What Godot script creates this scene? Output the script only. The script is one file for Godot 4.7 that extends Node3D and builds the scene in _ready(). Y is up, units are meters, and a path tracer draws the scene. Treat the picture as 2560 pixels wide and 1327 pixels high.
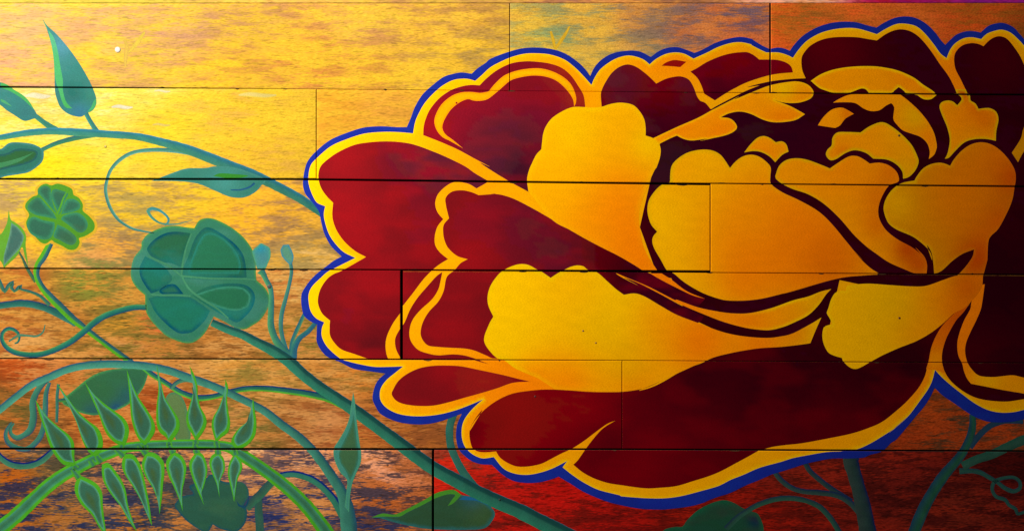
extends Node3D
# A mural on a wall of wide wooden boards: a big red and yellow blossom with a blue outline, and green vines and leaves.
# Outlines are written in millimetres from the upper left corner of the boards in view, x to the right and y down.

const COAT := 0.00003          # thickness of one coat of paint, metres
const CHAMFER := 1.25           # worn edge of a board, millimetres wide
const HIGH := 1.4              # height of the middle of the picture above the floor, metres

const LEMON := Color(0.8, 0.52, 0.004)
const YELLOW := Color(0.87, 0.43, 0.0015)
const YELLOW2 := Color(0.86, 0.5, 0.0015)
const AMBER := Color(0.85, 0.37, 0.0015)
const AMBER2 := Color(0.86, 0.29, 0.0015)
const ORANGE := Color(0.88, 0.205, 0.0012)
const ORANGE2 := Color(0.74, 0.15, 0.0015)
const DEEP := Color(0.52, 0.055, 0.001)
const OCHRE := Color(0.7, 0.4, 0.001)
const OCHRE2 := Color(0.62, 0.24, 0.001)
const BLUE := Color(0.01, 0.024, 0.3)
const NAVY := Color(0.009, 0.014, 0.2)
const CRIMSON := Color(0.29, 0.005, 0.01)
const WINE2 := Color(0.165, 0.0045, 0.009)
const WINE := Color(0.19, 0.005, 0.017)
const PLUM := Color(0.082, 0.012, 0.028)
const PLUMDARK := Color(0.06, 0.004, 0.01)
const RUST := Color(0.3, 0.022, 0.008)
const RED2 := Color(0.24, 0.0045, 0.005)
const MAROONRED := Color(0.135, 0.003, 0.009)
const MAROON := Color(0.1, 0.0026, 0.004)
const DARK := Color(0.036, 0.0025, 0.008)
const DARK2 := Color(0.03, 0.006, 0.016)
const BLACK := Color(0.022, 0.0016, 0.006)

var boards: Array = []         # convex outline of each board, millimetres
var inner: Array = []          # the same, less the worn edge
var edge_strips: Array = []    # for every board: [outer a, outer b, inner b, inner a] for every side
var boxes: Array = []          # Rect2 around each inner outline
var paint_material: StandardMaterial3D
var blotch := FastNoiseLite.new()
var streak := FastNoiseLite.new()
var ragged := FastNoiseLite.new()
var thing: Node3D


func place(p: Vector2, z: float) -> Vector3:
	return Vector3((p.x - 1152.0) * 0.001, HIGH + (597.15 - p.y) * 0.001, z)


func _ready() -> void:
	# camera, light, exposure
	var camera := Camera3D.new()
	camera.name = "camera"
	camera.position = Vector3(0, HIGH, 2.0)
	camera.fov = 2.0 * rad_to_deg(atan(0.59715 / 2.0))
	camera.near = 0.05
	camera.far = 60.0
	add_child(camera)
	var around := WorldEnvironment.new()
	around.name = "surroundings"
	var e := Environment.new()
	e.background_mode = Environment.BG_COLOR
	e.background_color = Color(0.13, 0.12, 0.12)
	e.tonemap_mode = Environment.TONE_MAPPER_LINEAR
	e.tonemap_exposure = 1.0
	e.sdfgi_enabled = true
	e.ssao_enabled = true
	e.ssil_enabled = true
	around.environment = e
	add_child(around)
	var lamp := OmniLight3D.new()      # the bulb that lights the wall from the upper left, outside the picture
	lamp.name = "room_lamp"
	lamp.position = place(Vector2(-400, -450), 1.45)
	lamp.light_color = Color(1.0, 0.97, 0.9)
	lamp.light_energy = 12.60
	lamp.light_size = 0.09
	lamp.omni_range = 12.0
	lamp.omni_attenuation = 2.0
	lamp.shadow_enabled = true
	add_child(lamp)
	prepare()
	build_boards()
	paint_wall()


func prepare() -> void:
	blotch.seed = 11
	blotch.frequency = 0.012
	blotch.fractal_octaves = 3
	streak.seed = 5
	streak.frequency = 1.0
	streak.fractal_octaves = 3
	ragged.seed = 23
	ragged.frequency = 1.0
	ragged.fractal_octaves = 2
	paint_material = StandardMaterial3D.new()
	paint_material.vertex_color_use_as_albedo = true
	paint_material.roughness = 0.55
	paint_material.metallic_specular = 0.09
	surface(paint_material)
	var grain := NoiseTexture2D.new()
	grain.width = 512
	grain.height = 512
	grain.seamless = true
	var n := FastNoiseLite.new()
	n.seed = 3
	n.frequency = 0.15
	n.fractal_octaves = 4
	grain.noise = n
	var ramp := Gradient.new()
	ramp.set_color(0, Color(0.84, 0.84, 0.84))
	ramp.set_color(1, Color(1, 1, 1))
	grain.color_ramp = ramp
	paint_material.albedo_texture = grain


var bump: NoiseTexture2D

func surface(m: StandardMaterial3D) -> void:
	# the brushed, slightly canvas-like skin of the paint
	if bump == null:
		bump = NoiseTexture2D.new()
		bump.width = 512
		bump.height = 512
		bump.seamless = true
		bump.as_normal_map = true
		bump.bump_strength = 3.0
		var n := FastNoiseLite.new()
		n.seed = 8
		n.frequency = 0.16
		n.fractal_octaves = 3
		bump.noise = n
	m.normal_enabled = true
	m.normal_texture = bump
	m.normal_scale = 0.10
	m.uv1_triplanar = true
	m.uv1_world_triplanar = true
	m.uv1_scale = Vector3(2.2, 6.5, 3.0)      # drawn out along the brush


# ---------------------------------------------------------------- helpers

func tag(o: Node, label: String, category: String, group := "") -> void:
	o.set_meta("label", label)
	o.set_meta("category", category)
	if group:
		o.set_meta("group", group)


func begin(called: String, label: String, category: String, group := "") -> Node3D:
	thing = Node3D.new()
	thing.name = numbered(self, called)
	add_child(thing)
	tag(thing, label, category, group)
	return thing


func numbered(parent: Node, called: String) -> String:
	if not parent.has_node(called):
		return called
	var k := 1
	while parent.has_node("%s_%03d" % [called, k]):
		k += 1
	return "%s_%03d" % [called, k]


func put(parent: Node, called: String, mesh: Mesh, m: Material = null) -> MeshInstance3D:
	var o := MeshInstance3D.new()
	o.name = numbered(parent, called)
	o.mesh = mesh
	if m:
		o.material_override = m
	parent.add_child(o)
	return o


func bend(run: Array, closed: bool, step := 4.0) -> PackedVector2Array:
	# a smooth curve through the points of a run (x, y, x, y ...)
	var p: Array[Vector2] = []
	for i in range(0, run.size(), 2):
		p.append(Vector2(run[i], run[i + 1]))
	var out := PackedVector2Array()
	var n := p.size()
	if n == 2 and not closed:
		out.append(p[0])
		return out
	var last := n if closed else n - 1
	for i in last:
		var a: Vector2 = p[(i - 1 + n) % n] if closed or i > 0 else p[i] * 2.0 - p[i + 1]
		var b: Vector2 = p[i]
		var c: Vector2 = p[(i + 1) % n]
		var d: Vector2 = p[(i + 2) % n] if closed or i + 2 < n else c * 2.0 - b
		var k := maxi(1, int(b.distance_to(c) / step))
		for j in k:
			out.append(b.cubic_interpolate(c, a, d, float(j) / k))
	return out


func outline(all: Array, closed: bool) -> PackedVector2Array:
	var out := PackedVector2Array()
	for run in all:
		out.append_array(bend(run, closed))
	if Geometry2D.is_polygon_clockwise(out):
		out.reverse()
	return out


func shrunk(poly: PackedVector2Array, by: float) -> PackedVector2Array:
	var n := poly.size()
	var out := PackedVector2Array()
	var centre := Vector2.ZERO
	for p in poly:
		centre += p / n
	for i in n:
		var a := poly[(i - 1 + n) % n]
		var b := poly[i]
		var c := poly[(i + 1) % n]
		var u := (b - a).normalized()
		var v := (c - b).normalized()
		var nu := u.orthogonal()
		if nu.dot(centre - b) < 0:
			nu = -nu
		var nv := v.orthogonal()
		if nv.dot(centre - b) < 0:
			nv = -nv
		var half := (nu + nv).normalized()
		out.append(b + half * by / half.dot(nu))
	return out


func clip(pts: PackedVector2Array, cols: PackedColorArray, region: PackedVector2Array) -> Array:
	# a convex piece against a convex region; colours are carried along
	var n := region.size()
	var turn := 1.0 if not Geometry2D.is_polygon_clockwise(region) else -1.0
	for i in n:
		if pts.size() < 3:
			break
		var a := region[i]
		var d := region[(i + 1) % n] - a
		var np := PackedVector2Array()
		var nc := PackedColorArray()
		var m := pts.size()
		for j in m:
			var p := pts[j]
			var q := pts[(j + 1) % m]
			var sp := d.cross(p - a) * turn
			var sq := d.cross(q - a) * turn
			if sp >= 0:
				np.append(p)
				nc.append(cols[j])
			if (sp >= 0) != (sq >= 0):
				var t := sp / (sp - sq)
				np.append(p.lerp(q, t))
				nc.append(cols[j].lerp(cols[(j + 1) % m], t))
		pts = np
		cols = nc
	return [pts, cols]


class Coat:
	var st := SurfaceTool.new()
	var z := 0.0
	var count := 0


func new_coat(layer: int) -> Coat:
	var c := Coat.new()
	c.z = COAT * layer
	c.st.begin(Mesh.PRIMITIVE_TRIANGLES)
	return c


func lay(c: Coat, pts: PackedVector2Array, cols: PackedColorArray) -> void:
	# a convex piece of paint, cut by the joints between the boards and bent over their worn edges
	var box := Rect2(pts[0], Vector2.ZERO)
	for p in pts:
		box = box.expand(p)
	for b in boards.size():
		if not boxes[b].grow(CHAMFER + 1.0).intersects(box):
			continue
		if boxes_sure[b].encloses(box):
			fan(c, pts, cols, Vector3(0, 0, 1), b, -1)
			return
		var cut := clip(pts, cols, inner[b])
		if cut[0].size() >= 3:
			fan(c, cut[0], cut[1], Vector3(0, 0, 1), b, -1)
		for k in edge_strips[b].size():
			var strip: PackedVector2Array = edge_strips[b][k]
			cut = clip(pts, cols, strip)
			if cut[0].size() >= 3:
				var along := strip[1] - strip[0]
				var side := along.orthogonal().normalized()
				if side.dot(strip[2] - strip[1]) > 0:
					side = -side
				fan(c, cut[0], cut[1], Vector3(side.x, -side.y, 1.1).normalized(), b, k)


func fan(c: Coat, pts: PackedVector2Array, cols: PackedColorArray, normal: Vector3, b: int, k: int) -> void:
	var v: Array[Vector3] = []
	for p in pts:
		var z := c.z
		if k >= 0:
			var strip: PackedVector2Array = edge_strips[b][k]
			var t := Geometry2D.get_closest_point_to_segment_uncapped(p, strip[3], strip[2]).distance_to(p)
			z -= minf(t, CHAMFER) * 0.0009
		v.append(place(p, z))
	for i in range(1, pts.size() - 1):
		var order := [0, i, i + 1]
		if (v[i] - v[0]).cross(v[i + 1] - v[0]).z > 0:
			order = [0, i + 1, i]
		if (v[i] - v[0]).cross(v[i + 1] - v[0]).length() < 1e-10:
			continue
		for j in order:
			c.st.set_normal(normal)
			c.st.set_color(cols[j])
			c.st.add_vertex(v[j])
		c.count += 1


# How paint varies over a shape: base colour, brushed spots [x, y, radius, colour, strength], a rim of another colour, mottling.
func tone(p: Vector2, poly: PackedVector2Array, base: Color, how: Dictionary) -> Color:
	var c := base
	for s in how.get("spots", []):
		var d: float = Vector2(p.x - s[0], p.y - s[1]).length() / s[2]
		if d < 2.2:
			c = c.lerp(s[3], s[4] * exp(-d * d))
	if how.has("rim"):
		var w: float = how.rim_width
		var near := 1e9
		var n := poly.size()
		for i in n:
			var q := Geometry2D.get_closest_point_to_segment(p, poly[i], poly[(i + 1) % n])
			near = minf(near, q.distance_squared_to(p))
		near = sqrt(near) * (1.0 + 0.35 * blotch.get_noise_2d(p.x * 3.0, p.y * 3.0))
		var share := 1.0 - smoothstep(w * 0.2, w, near)
		if how.has("rim_at"):
			share *= exp(-pow(Vector2(p.x - how.rim_at[0], p.y - how.rim_at[1]).length() / how.rim_at[2], 2.0))
		c = c.lerp(how.rim, share)
	if how.has("mottle"):
		var m := blotch.get_noise_2d(p.x * 0.45, p.y * 0.9) * 1.5 + 0.25 * blotch.get_noise_2d(p.x * 1.1 + 90.0, p.y * 4.0)
		c = c.lerp(how.mottle, smoothstep(-0.3, 0.8, m) * how.get("mottled", 0.5))
	var g := 1.0 + 0.07 * blotch.get_noise_2d(p.x * 1.4 + 300.0, p.y * 5.0)
	return Color(c.r * g, c.g * g, c.b * g)


func shape(parent: Node, called: String, all: Array, closed: bool, layer: int, base: Color, how := {}) -> MeshInstance3D:
	var poly := outline(all, closed)
	var g: float = how.get("grid", 6.0)
	var box := Rect2(poly[0], Vector2.ZERO)
	for p in poly:
		box = box.expand(p)
	box = box.intersection(Rect2(-80, -60, 2464, 1320))
	var nx := int(ceil(box.size.x / g)) + 1
	var ny := int(ceil(box.size.y / g)) + 1
	var crossed := {}
	var n := poly.size()
	for i in n:
		var a := poly[i]
		var b := poly[(i + 1) % n]
		var k := int(a.distance_to(b) / (g * 0.2)) + 1
		for j in k + 1:
			var q := (a.lerp(b, float(j) / k) - box.position) / g
			for ox in [-0.02, 0.02]:
				for oy in [-0.02, 0.02]:
					crossed[Vector2i(int(floor(q.x + ox)), int(floor(q.y + oy)))] = true
	var known := {}
	var c := new_coat(layer)
	for iy in ny:
		for ix in nx:
			var o := box.position + Vector2(ix, iy) * g
			var cell := PackedVector2Array([o, o + Vector2(g, 0), o + Vector2(g, g), o + Vector2(0, g)])
			if crossed.has(Vector2i(ix, iy)):
				for piece in Geometry2D.intersect_polygons(cell, poly):
					if Geometry2D.is_polygon_clockwise(piece):
						continue
					var cols := PackedColorArray()
					for p in piece:
						cols.append(tone(p, poly, base, how))
					var tri := Geometry2D.triangulate_polygon(piece)
					for t in range(0, tri.size(), 3):
						lay(c, PackedVector2Array([piece[tri[t]], piece[tri[t + 1]], piece[tri[t + 2]]]), PackedColorArray([cols[tri[t]], cols[tri[t + 1]], cols[tri[t + 2]]]))
			elif Geometry2D.is_point_in_polygon(o + Vector2(g, g) * 0.5, poly):
				var cols := PackedColorArray()
				for j in 4:
					var key := Vector2i(ix + (1 if j == 1 or j == 2 else 0), iy + (1 if j > 1 else 0))
					if not known.has(key):
						known[key] = tone(cell[j], poly, base, how)
					cols.append(known[key])
				lay(c, cell, cols)
	if c.count == 0:
		print("nothing of ", called, " under ", parent.name)
		return null
	return put(parent, called, c.st.commit(), paint_material)


# A brushed stroke: points x, y, width ...; across it the colours of the stops [place from -1 to 1, colour].
func stroke(parent: Node, called: String, run: Array, layer: int, stops: Array) -> MeshInstance3D:
	var p: Array[Vector3] = []
	for i in range(0, run.size(), 3):
		p.append(Vector3(run[i], run[i + 1], run[i + 2]))
	var line: Array[Vector3] = []
	for i in p.size() - 1:
		var a: Vector3 = p[i - 1] if i > 0 else p[i] * 2.0 - p[i + 1]
		var d: Vector3 = p[i + 2] if i + 2 < p.size() else p[i + 1] * 2.0 - p[i]
		var k := maxi(1, int(Vector2(p[i].x - p[i + 1].x, p[i].y - p[i + 1].y).length() / 5.0))
		for j in k:
			line.append(p[i].cubic_interpolate(p[i + 1], a, d, float(j) / k))
	line.append(p[-1])
	var c := new_coat(layer)
	var rows: Array = []
	for i in line.size():
		var here := Vector2(line[i].x, line[i].y)
		var ahead := line[mini(i + 1, line.size() - 1)] - line[maxi(i - 1, 0)]
		var side := Vector2(ahead.x, ahead.y).orthogonal().normalized()
		var w := maxf(line[i].z, 0.6) * 0.5 * (1.0 + 0.07 * blotch.get_noise_2d(here.x * 5.0, here.y * 5.0))
		var pts := PackedVector2Array()
		var cols := PackedColorArray()
		for s in stops:
			pts.append(here + side * w * s[0])
			var g := 1.0 + 0.22 * blotch.get_noise_2d(here.x * 2.5 + s[0] * 40.0, here.y * 2.5)
			cols.append(Color(s[1].r * g, s[1].g * g, s[1].b * g))
		rows.append([pts, cols])
	for i in rows.size() - 1:
		for k in stops.size() - 1:
			var a: Array = rows[i]
			var b: Array = rows[i + 1]
			lay(c, PackedVector2Array([a[0][k], a[0][k + 1], b[0][k + 1]]), PackedColorArray([a[1][k], a[1][k + 1], b[1][k + 1]]))
			lay(c, PackedVector2Array([a[0][k], b[0][k + 1], b[0][k]]), PackedColorArray([a[1][k], b[1][k + 1], b[1][k]]))
	return put(parent, called, c.st.commit(), paint_material)


# ---------------------------------------------------------------- boards

var boxes_sure: Array = []
var dabs: Array = []

func board(corners: Array) -> void:
	var poly := PackedVector2Array()
	for i in range(0, corners.size(), 2):
		poly.append(Vector2(corners[i], corners[i + 1]))
	boards.append(poly)
	var small := shrunk(poly, CHAMFER)
	inner.append(small)
	var strips: Array = []
	var n := poly.size()
	for i in n:
		strips.append(PackedVector2Array([poly[i], poly[(i + 1) % n], small[(i + 1) % n], small[i]]))
	edge_strips.append(strips)
	var box := Rect2(small[0], Vector2.ZERO)
	for p in small:
		box = box.expand(p)
	boxes.append(box)
	# a rectangle that surely lies inside the board
	var sure := box
	var top := -1e9
	var low := 1e9
	for p in small:
		if p.y < box.get_center().y:
			top = maxf(top, p.y)
		else:
			low = minf(low, p.y)
	boxes_sure.append(Rect2(box.position.x + 2.0, top, box.size.x - 4.0, low - top))
	dabs.append([])


func dab(b: int, x: float, y: float, ground: Color, first: Color, much: float, second: Color, more: float) -> void:
	dabs[b].append([Vector2(x, y), ground, first, much, second, more])


func brushed(b: int) -> StandardMaterial3D:
	# dry-brushed paint of the background: a ground colour and two colours of ragged, mostly level strokes
	var box: Rect2 = boxes[b].grow(CHAMFER)
	var w := int(box.size.x / 1.3)
	var h := int(box.size.y / 1.3)
	var sw := maxi(4, w / 20)
	var sh := maxi(4, h / 20)
	var fields: Array[Image] = []
	for k in 3:
		fields.append(Image.create_empty(sw, sh, false, Image.FORMAT_RGBAF))
	for y in sh:
		for x in sw:
			var p := box.position + Vector2((x + 0.5) / sw, (y + 0.5) / sh) * box.size
			var total := 0.0
			var c := [Color(0, 0, 0, 0), Color(0, 0, 0, 0), Color(0, 0, 0, 0)]
			for d in dabs[b]:
				var off: Vector2 = (d[0] - p) * Vector2(1.0, 1.5)
				var k := 1.0 / pow(off.length_squared() + 900.0, 1.6)
				total += k
				c[0] += d[1] * k
				c[1] += Color(d[2].r, d[2].g, d[2].b, d[3]) * k
				c[2] += Color(d[4].r, d[4].g, d[4].b, d[5]) * k
			for k in 3:
				fields[k].set_pixel(x, y, c[k] / total)
	for k in 3:
		fields[k].resize(w, h, Image.INTERPOLATE_CUBIC)
	var image := Image.create_empty(w, h, false, Image.FORMAT_RGB8)
	var soft: float = 0.32 if box.position.y < 380.0 else 0.19 if box.position.y < 1000.0 else 0.08
	var thick: float = 0.66 if box.position.y < 380.0 else 0.85 if box.position.y < 1000.0 else 0.95
	var rough := 0.26 if box.position.y > 580.0 else 0.14      # bare grain shows more on the lower boards
	for y in h:
		var py := box.position.y + (y + 0.5) * 1.3
		for x in w:
			var px := box.position.x + (x + 0.5) * 1.3
			var wob := ragged.get_noise_2d(px * 0.008, py * 0.02) * 4.0
			var fine := ragged.get_noise_2d(px * 0.028, (py + wob) * 0.33)
			var hair := ragged.get_noise_2d(px * 0.07 + 300.0, py * 0.75)
			var c := fields[0].get_pixel(x, y)
			var a := fields[1].get_pixel(x, y)
			var s := fields[2].get_pixel(x, y)
			var patch := 0.35 * streak.get_noise_2d(px * 0.0035 + 500.0, py * 0.006)
			var n1 := 0.62 * streak.get_noise_2d(px * 0.0075 + 40.0, py * 0.036) + 0.42 * fine + 0.2 * hair + patch
			var n2 := 0.62 * streak.get_noise_2d(px * 0.0065 - 90.0, py * 0.030 + 50.0) - 0.38 * fine + 0.2 * hair - patch
			c = c.lerp(s, 0.78 * smoothstep(-soft, soft + 0.05, n2 - 0.75 * (0.43 - s.a)))
			c = c.lerp(a, thick * smoothstep(-soft * 0.6, soft + 0.06, n1 - 0.75 * (0.42 - a.a)))
			var grain := 1.0 + 0.06 * fine + 0.09 * hair
			grain -= rough * smoothstep(0.30, 0.46, ragged.get_noise_2d(px * 0.022 + 77.0, (py + wob) * 0.26))
			image.set_pixel(x, y, Color(c.r * grain, c.g * grain, c.b * grain))
	var m := StandardMaterial3D.new()
	m.albedo_texture = ImageTexture.create_from_image(image)
	m.normal_enabled = true      # raised fibres under the paint
	m.normal_texture = bump
	m.normal_scale = 0.22
	m.roughness = 0.55
	m.metallic_specular = 0.09
	return m


func build_boards() -> void:
	list_boards()
	var wall := begin("board_wall", "wall of wide staggered wooden boards with streaky yellow, orange, brown and red paint", "wall")
	var raw := StandardMaterial3D.new()
	raw.albedo_color = Color(0.10, 0.055, 0.03)
	raw.roughness = 0.9
	for b in boards.size():
		var poly: PackedVector2Array = boards[b]
		var small: PackedVector2Array = inner[b]
		var box: Rect2 = boxes[b].grow(CHAMFER)
		var st := SurfaceTool.new()
		st.begin(Mesh.PRIMITIVE_TRIANGLES)
		var n := poly.size()
		for i in range(1, n - 1):
			face(st, [[small[0], 0.0], [small[i], 0.0], [small[i + 1], 0.0]], Vector3(0, 0, 1), box)
		var sides := SurfaceTool.new()
		sides.begin(Mesh.PRIMITIVE_TRIANGLES)
		for i in n:
			var j := (i + 1) % n
			var out := (poly[j] - poly[i]).orthogonal().normalized()
			if out.dot(small[i] - poly[i]) > 0:
				out = -out
			var depth := -CHAMFER * 0.0009
			var slant := Vector3(out.x, -out.y, 1.1).normalized()
			face(st, [[poly[i], depth], [poly[j], depth], [small[j], 0.0]], slant, box)
			face(st, [[poly[i], depth], [small[j], 0.0], [small[i], 0.0]], slant, box)
			var flat := Vector3(out.x, -out.y, 0)
			face(sides, [[poly[i], depth], [poly[j], depth], [poly[j], -0.022]], flat, box)
			face(sides, [[poly[i], depth], [poly[j], -0.022], [poly[i], -0.022]], flat, box)
		var mesh := st.commit()
		sides.commit(mesh)
		mesh.surface_set_material(0, brushed(b))
		mesh.surface_set_material(1, raw)
		put(wall, "plank", mesh)
	# what shows in the joints
	var back := BoxMesh.new()
	back.size = Vector3(2.75, 1.7, 0.02)
	var dark := StandardMaterial3D.new()
	dark.albedo_color = Color(0.07, 0.045, 0.03)
	dark.roughness = 1.0
	var o := put(self, "wall", back, dark)
	o.position = Vector3(0, HIGH, -0.033)
	o.set_meta("kind", "structure")
	o.set_meta("label", "dark wall behind the boards, seen in their joints")


func chips(wall: Node) -> void:
	# paint knocked off the edges of the boards
	var r := RandomNumberGenerator.new()
	r.seed = 77
	var wood := [Color(0.06, 0.03, 0.015), Color(0.10, 0.055, 0.03), Color(0.03, 0.016, 0.01)]
	for b in range(1, boards.size()):
		var poly: PackedVector2Array = boards[b]
		var plank := wall.get_node("plank_%03d" % b)
		for i in poly.size():
			var a := poly[i]
			var d := poly[(i + 1) % poly.size()]
			if a.y < 20.0 and d.y < 20.0 or a.y > 1210.0 and d.y > 1210.0:
				continue
			var long := a.distance_to(d)
			for k in int(long / 330.0):
				var t := r.randf()
				var size := r.randf_range(4.0, 22.0)
				var p := a.lerp(d, t)
				if p.x < 0.0 or p.x > 2304.0 or p.y < 0.0 or p.y > 1194.0:
					continue
				var u := (d - a) / long
				var q := p + u * size * 0.5
				var e := p + u * size
				stroke(plank, "chip", [p.x, p.y, 0.8, q.x, q.y, r.randf_range(1.8, 4.2), e.x, e.y, 0.8], 42, [[-1, wood[k % 3]], [0, wood[(k + 1) % 3]], [1, wood[k % 3]]])


func face(st: SurfaceTool, corners: Array, normal: Vector3, box: Rect2) -> void:
	var v: Array[Vector3] = []
	for k in corners:
		v.append(place(k[0], k[1]))
	var order := [0, 1, 2]
	if (v[1] - v[0]).cross(v[2] - v[0]).dot(normal) > 0:
		order = [0, 2, 1]
	for i in order:
		st.set_normal(normal)
		st.set_uv((corners[i][0] - box.position) / box.size)
		st.add_vertex(v[i])


func small_round(parent: Node, called: String, x: float, y: float, r: float, rise: float, color: Color) -> void:
	# a nail head or plug: a low dome on the boards
	var m := SphereMesh.new()
	m.radius = r * 0.001
	m.height = rise * 0.002
	m.radial_segments = 14
	m.rings = 6
	var mat := StandardMaterial3D.new()
	mat.albedo_color = color
	mat.roughness = 0.6
	var o := put(parent, called, m, mat)
	o.rotation.x = PI / 2
	o.position = place(Vector2(x, y), 0.0006)



func list_boards() -> void:
	board([-72.0, -207.0, 2376.0, -207.0, 2376.0, 5.9, -72.0, 6.7])
	board([-72.0, 7.0, 1146.8, 7.0, 1146.8, 204.1, -72.0, 192.8])
	board([1147.9, 7.0, 1732.5, 6.7, 1732.5, 208.8, 1148.0, 204.6])
	board([1735.7, 6.7, 2376.0, 6.3, 2376.0, 211.5, 1735.7, 208.3])
	board([-72.0, 197.1, 710.6, 200.3, 710.6, 401.0, -72.0, 400.7])
	board([711.8, 200.6, 2376.0, 215.6, 2376.0, 418.5, 1800.0, 413.4, 1350.0, 409.5, 711.8, 401.6])
	board([-72.0, 404.6, 666.0, 405.4, 1260.0, 412.5, 1598.2, 416.9, 1598.2, 608.7, -72.0, 602.1])
	board([1599.9, 413.7, 2376.0, 422.1, 2376.0, 617.2, 1599.9, 612.9])
	board([-72.0, 605.1, 900.4, 608.4, 900.4, 807.3, -72.0, 805.3])
	board([906.3, 608.9, 1600.2, 614.0, 2376.0, 619.0, 2376.0, 816.5, 906.3, 807.5])
	board([-72.0, 807.6, 1399.8, 811.3, 1399.8, 1009.2, -72.0, 1007.6])
	board([1400.9, 811.4, 2376.0, 817.9, 2376.0, 1013.8, 1400.9, 1009.3])
	board([-72.0, 1012.0, 972.0, 1013.0, 972.0, 1305.0, -72.0, 1305.0])
	board([976.5, 1012.5, 1401.3, 1012.7, 2376.0, 1017.0, 2376.0, 1305.0, 976.5, 1305.0])
	dab(0, 90, 3, Color(0.542, 0.481, 0.167), Color(0.520, 0.412, 0.238), 0.3, Color(0.554, 0.504, 0.167), 0.4)
	dab(0, 900, 3, Color(0.677, 0.534, 0.240), Color(0.557, 0.382, 0.271), 0.3, Color(0.722, 0.595, 0.208), 0.4)
	dab(0, 1530, 3, Color(0.736, 0.471, 0.245), Color(0.465, 0.314, 0.285), 0.4, Color(0.775, 0.550, 0.245), 0.3)
	dab(0, 1800, 3, Color(0.931, 0.661, 0.594), Color(0.868, 0.530, 0.278), 0.3, Color(0.931, 0.748, 0.639), 0.3)
	dab(0, 2025, 3, Color(0.715, 0.083, 0.357), Color(0.574, 0.083, 0.455), 0.4, Color(0.715, 0.107, 0.112), 0.4)
	dab(0, 2250, 3, Color(0.577, 0.120, 0.552), Color(0.475, 0.095, 0.498), 0.4, Color(0.678, 0.120, 0.445), 0.4)
	dab(1, 54, 54, Color(0.545, 0.472, 0.239), Color(0.522, 0.391, 0.310), 0.51, Color(0.556, 0.495, 0.121), 0.4)
	dab(1, 36, 171, Color(0.561, 0.463, 0.247), Color(0.538, 0.356, 0.321), 0.41, Color(0.573, 0.498, 0.150), 0.35)
	dab(1, 270, 45, Color(0.566, 0.441, 0.281), Color(0.518, 0.368, 0.281), 0.51, Color(0.590, 0.513, 0.130), 0.5)
	dab(1, 225, 153, Color(0.582, 0.467, 0.222), Color(0.502, 0.361, 0.235), 0.41, Color(0.599, 0.516, 0.108), 0.5)
	dab(1, 405, 54, Color(0.582, 0.443, 0.257), Color(0.494, 0.349, 0.296), 0.51, Color(0.620, 0.519, 0.126), 0.5)
	dab(1, 540, 54, Color(0.600, 0.462, 0.203), Color(0.481, 0.329, 0.272), 0.46, Color(0.639, 0.515, 0.121), 0.6)
	dab(1, 540, 153, Color(0.654, 0.513, 0.125), Color(0.520, 0.337, 0.181), 0.36, Color(0.654, 0.540, 0.097), 0.4)
	dab(1, 702, 135, Color(0.666, 0.517, 0.135), Color(0.566, 0.301, 0.194), 0.28, Color(0.694, 0.560, 0.135), 0.4)
	dab(1, 810, 54, Color(0.685, 0.532, 0.201), Color(0.554, 0.370, 0.277), 0.42, Color(0.714, 0.591, 0.170), 0.45)
	dab(1, 810, 171, Color(0.716, 0.560, 0.144), Color(0.582, 0.379, 0.175), 0.28, Color(0.731, 0.590, 0.129), 0.4)
	dab(1, 1035, 45, Color(0.716, 0.532, 0.191), Color(0.547, 0.394, 0.241), 0.42, Color(0.770, 0.620, 0.191), 0.5)
	dab(1, 1080, 117, Color(0.739, 0.573, 0.164), Color(0.483, 0.390, 0.267), 0.38, Color(0.794, 0.639, 0.164), 0.4)
	dab(1, 990, 153, Color(0.747, 0.586, 0.158), Color(0.531, 0.409, 0.224), 0.3, Color(0.769, 0.619, 0.158), 0.4)
	dab(2, 1170, 45, Color(0.716, 0.555, 0.205), Color(0.464, 0.470, 0.329), 0.42, Color(0.783, 0.641, 0.205), 0.4)
	dab(2, 1242, 90, Color(0.656, 0.560, 0.251), Color(0.308, 0.471, 0.415), 0.5, Color(0.796, 0.666, 0.215), 0.35)
	dab(2, 1332, 54, Color(0.733, 0.561, 0.223), Color(0.391, 0.434, 0.374), 0.45, Color(0.805, 0.634, 0.223), 0.35)
	dab(2, 1350, 135, Color(0.729, 0.591, 0.247), Color(0.473, 0.442, 0.305), 0.35, Color(0.784, 0.628, 0.228), 0.35)
	dab(2, 1440, 45, Color(0.711, 0.474, 0.236), Color(0.392, 0.341, 0.373), 0.5, Color(0.805, 0.569, 0.236), 0.4)
	dab(2, 1440, 126, Color(0.719, 0.536, 0.278), Color(0.377, 0.402, 0.377), 0.42, Color(0.775, 0.575, 0.278), 0.35)
	dab(2, 1548, 72, Color(0.700, 0.399, 0.229), Color(0.334, 0.300, 0.393), 0.5, Color(0.787, 0.479, 0.249), 0.35)
	dab(2, 1665, 32, Color(0.720, 0.377, 0.219), Color(0.249, 0.273, 0.476), 0.5, Color(0.782, 0.460, 0.219), 0.4)
	dab(2, 1665, 108, Color(0.714, 0.359, 0.221), Color(0.499, 0.297, 0.265), 0.35, Color(0.788, 0.401, 0.221), 0.4)
	dab(3, 1782, 54, Color(0.728, 0.378, 0.109), Color(0.459, 0.339, 0.132), 0.35, Color(0.851, 0.339, 0.120), 0.35)
	dab(3, 1890, 27, Color(0.759, 0.375, 0.127), Color(0.566, 0.334, 0.127), 0.35, Color(0.909, 0.355, 0.139), 0.35)
	dab(3, 2025, 36, Color(0.756, 0.376, 0.125), Color(0.643, 0.269, 0.088), 0.35, Color(0.824, 0.376, 0.161), 0.35)
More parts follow.
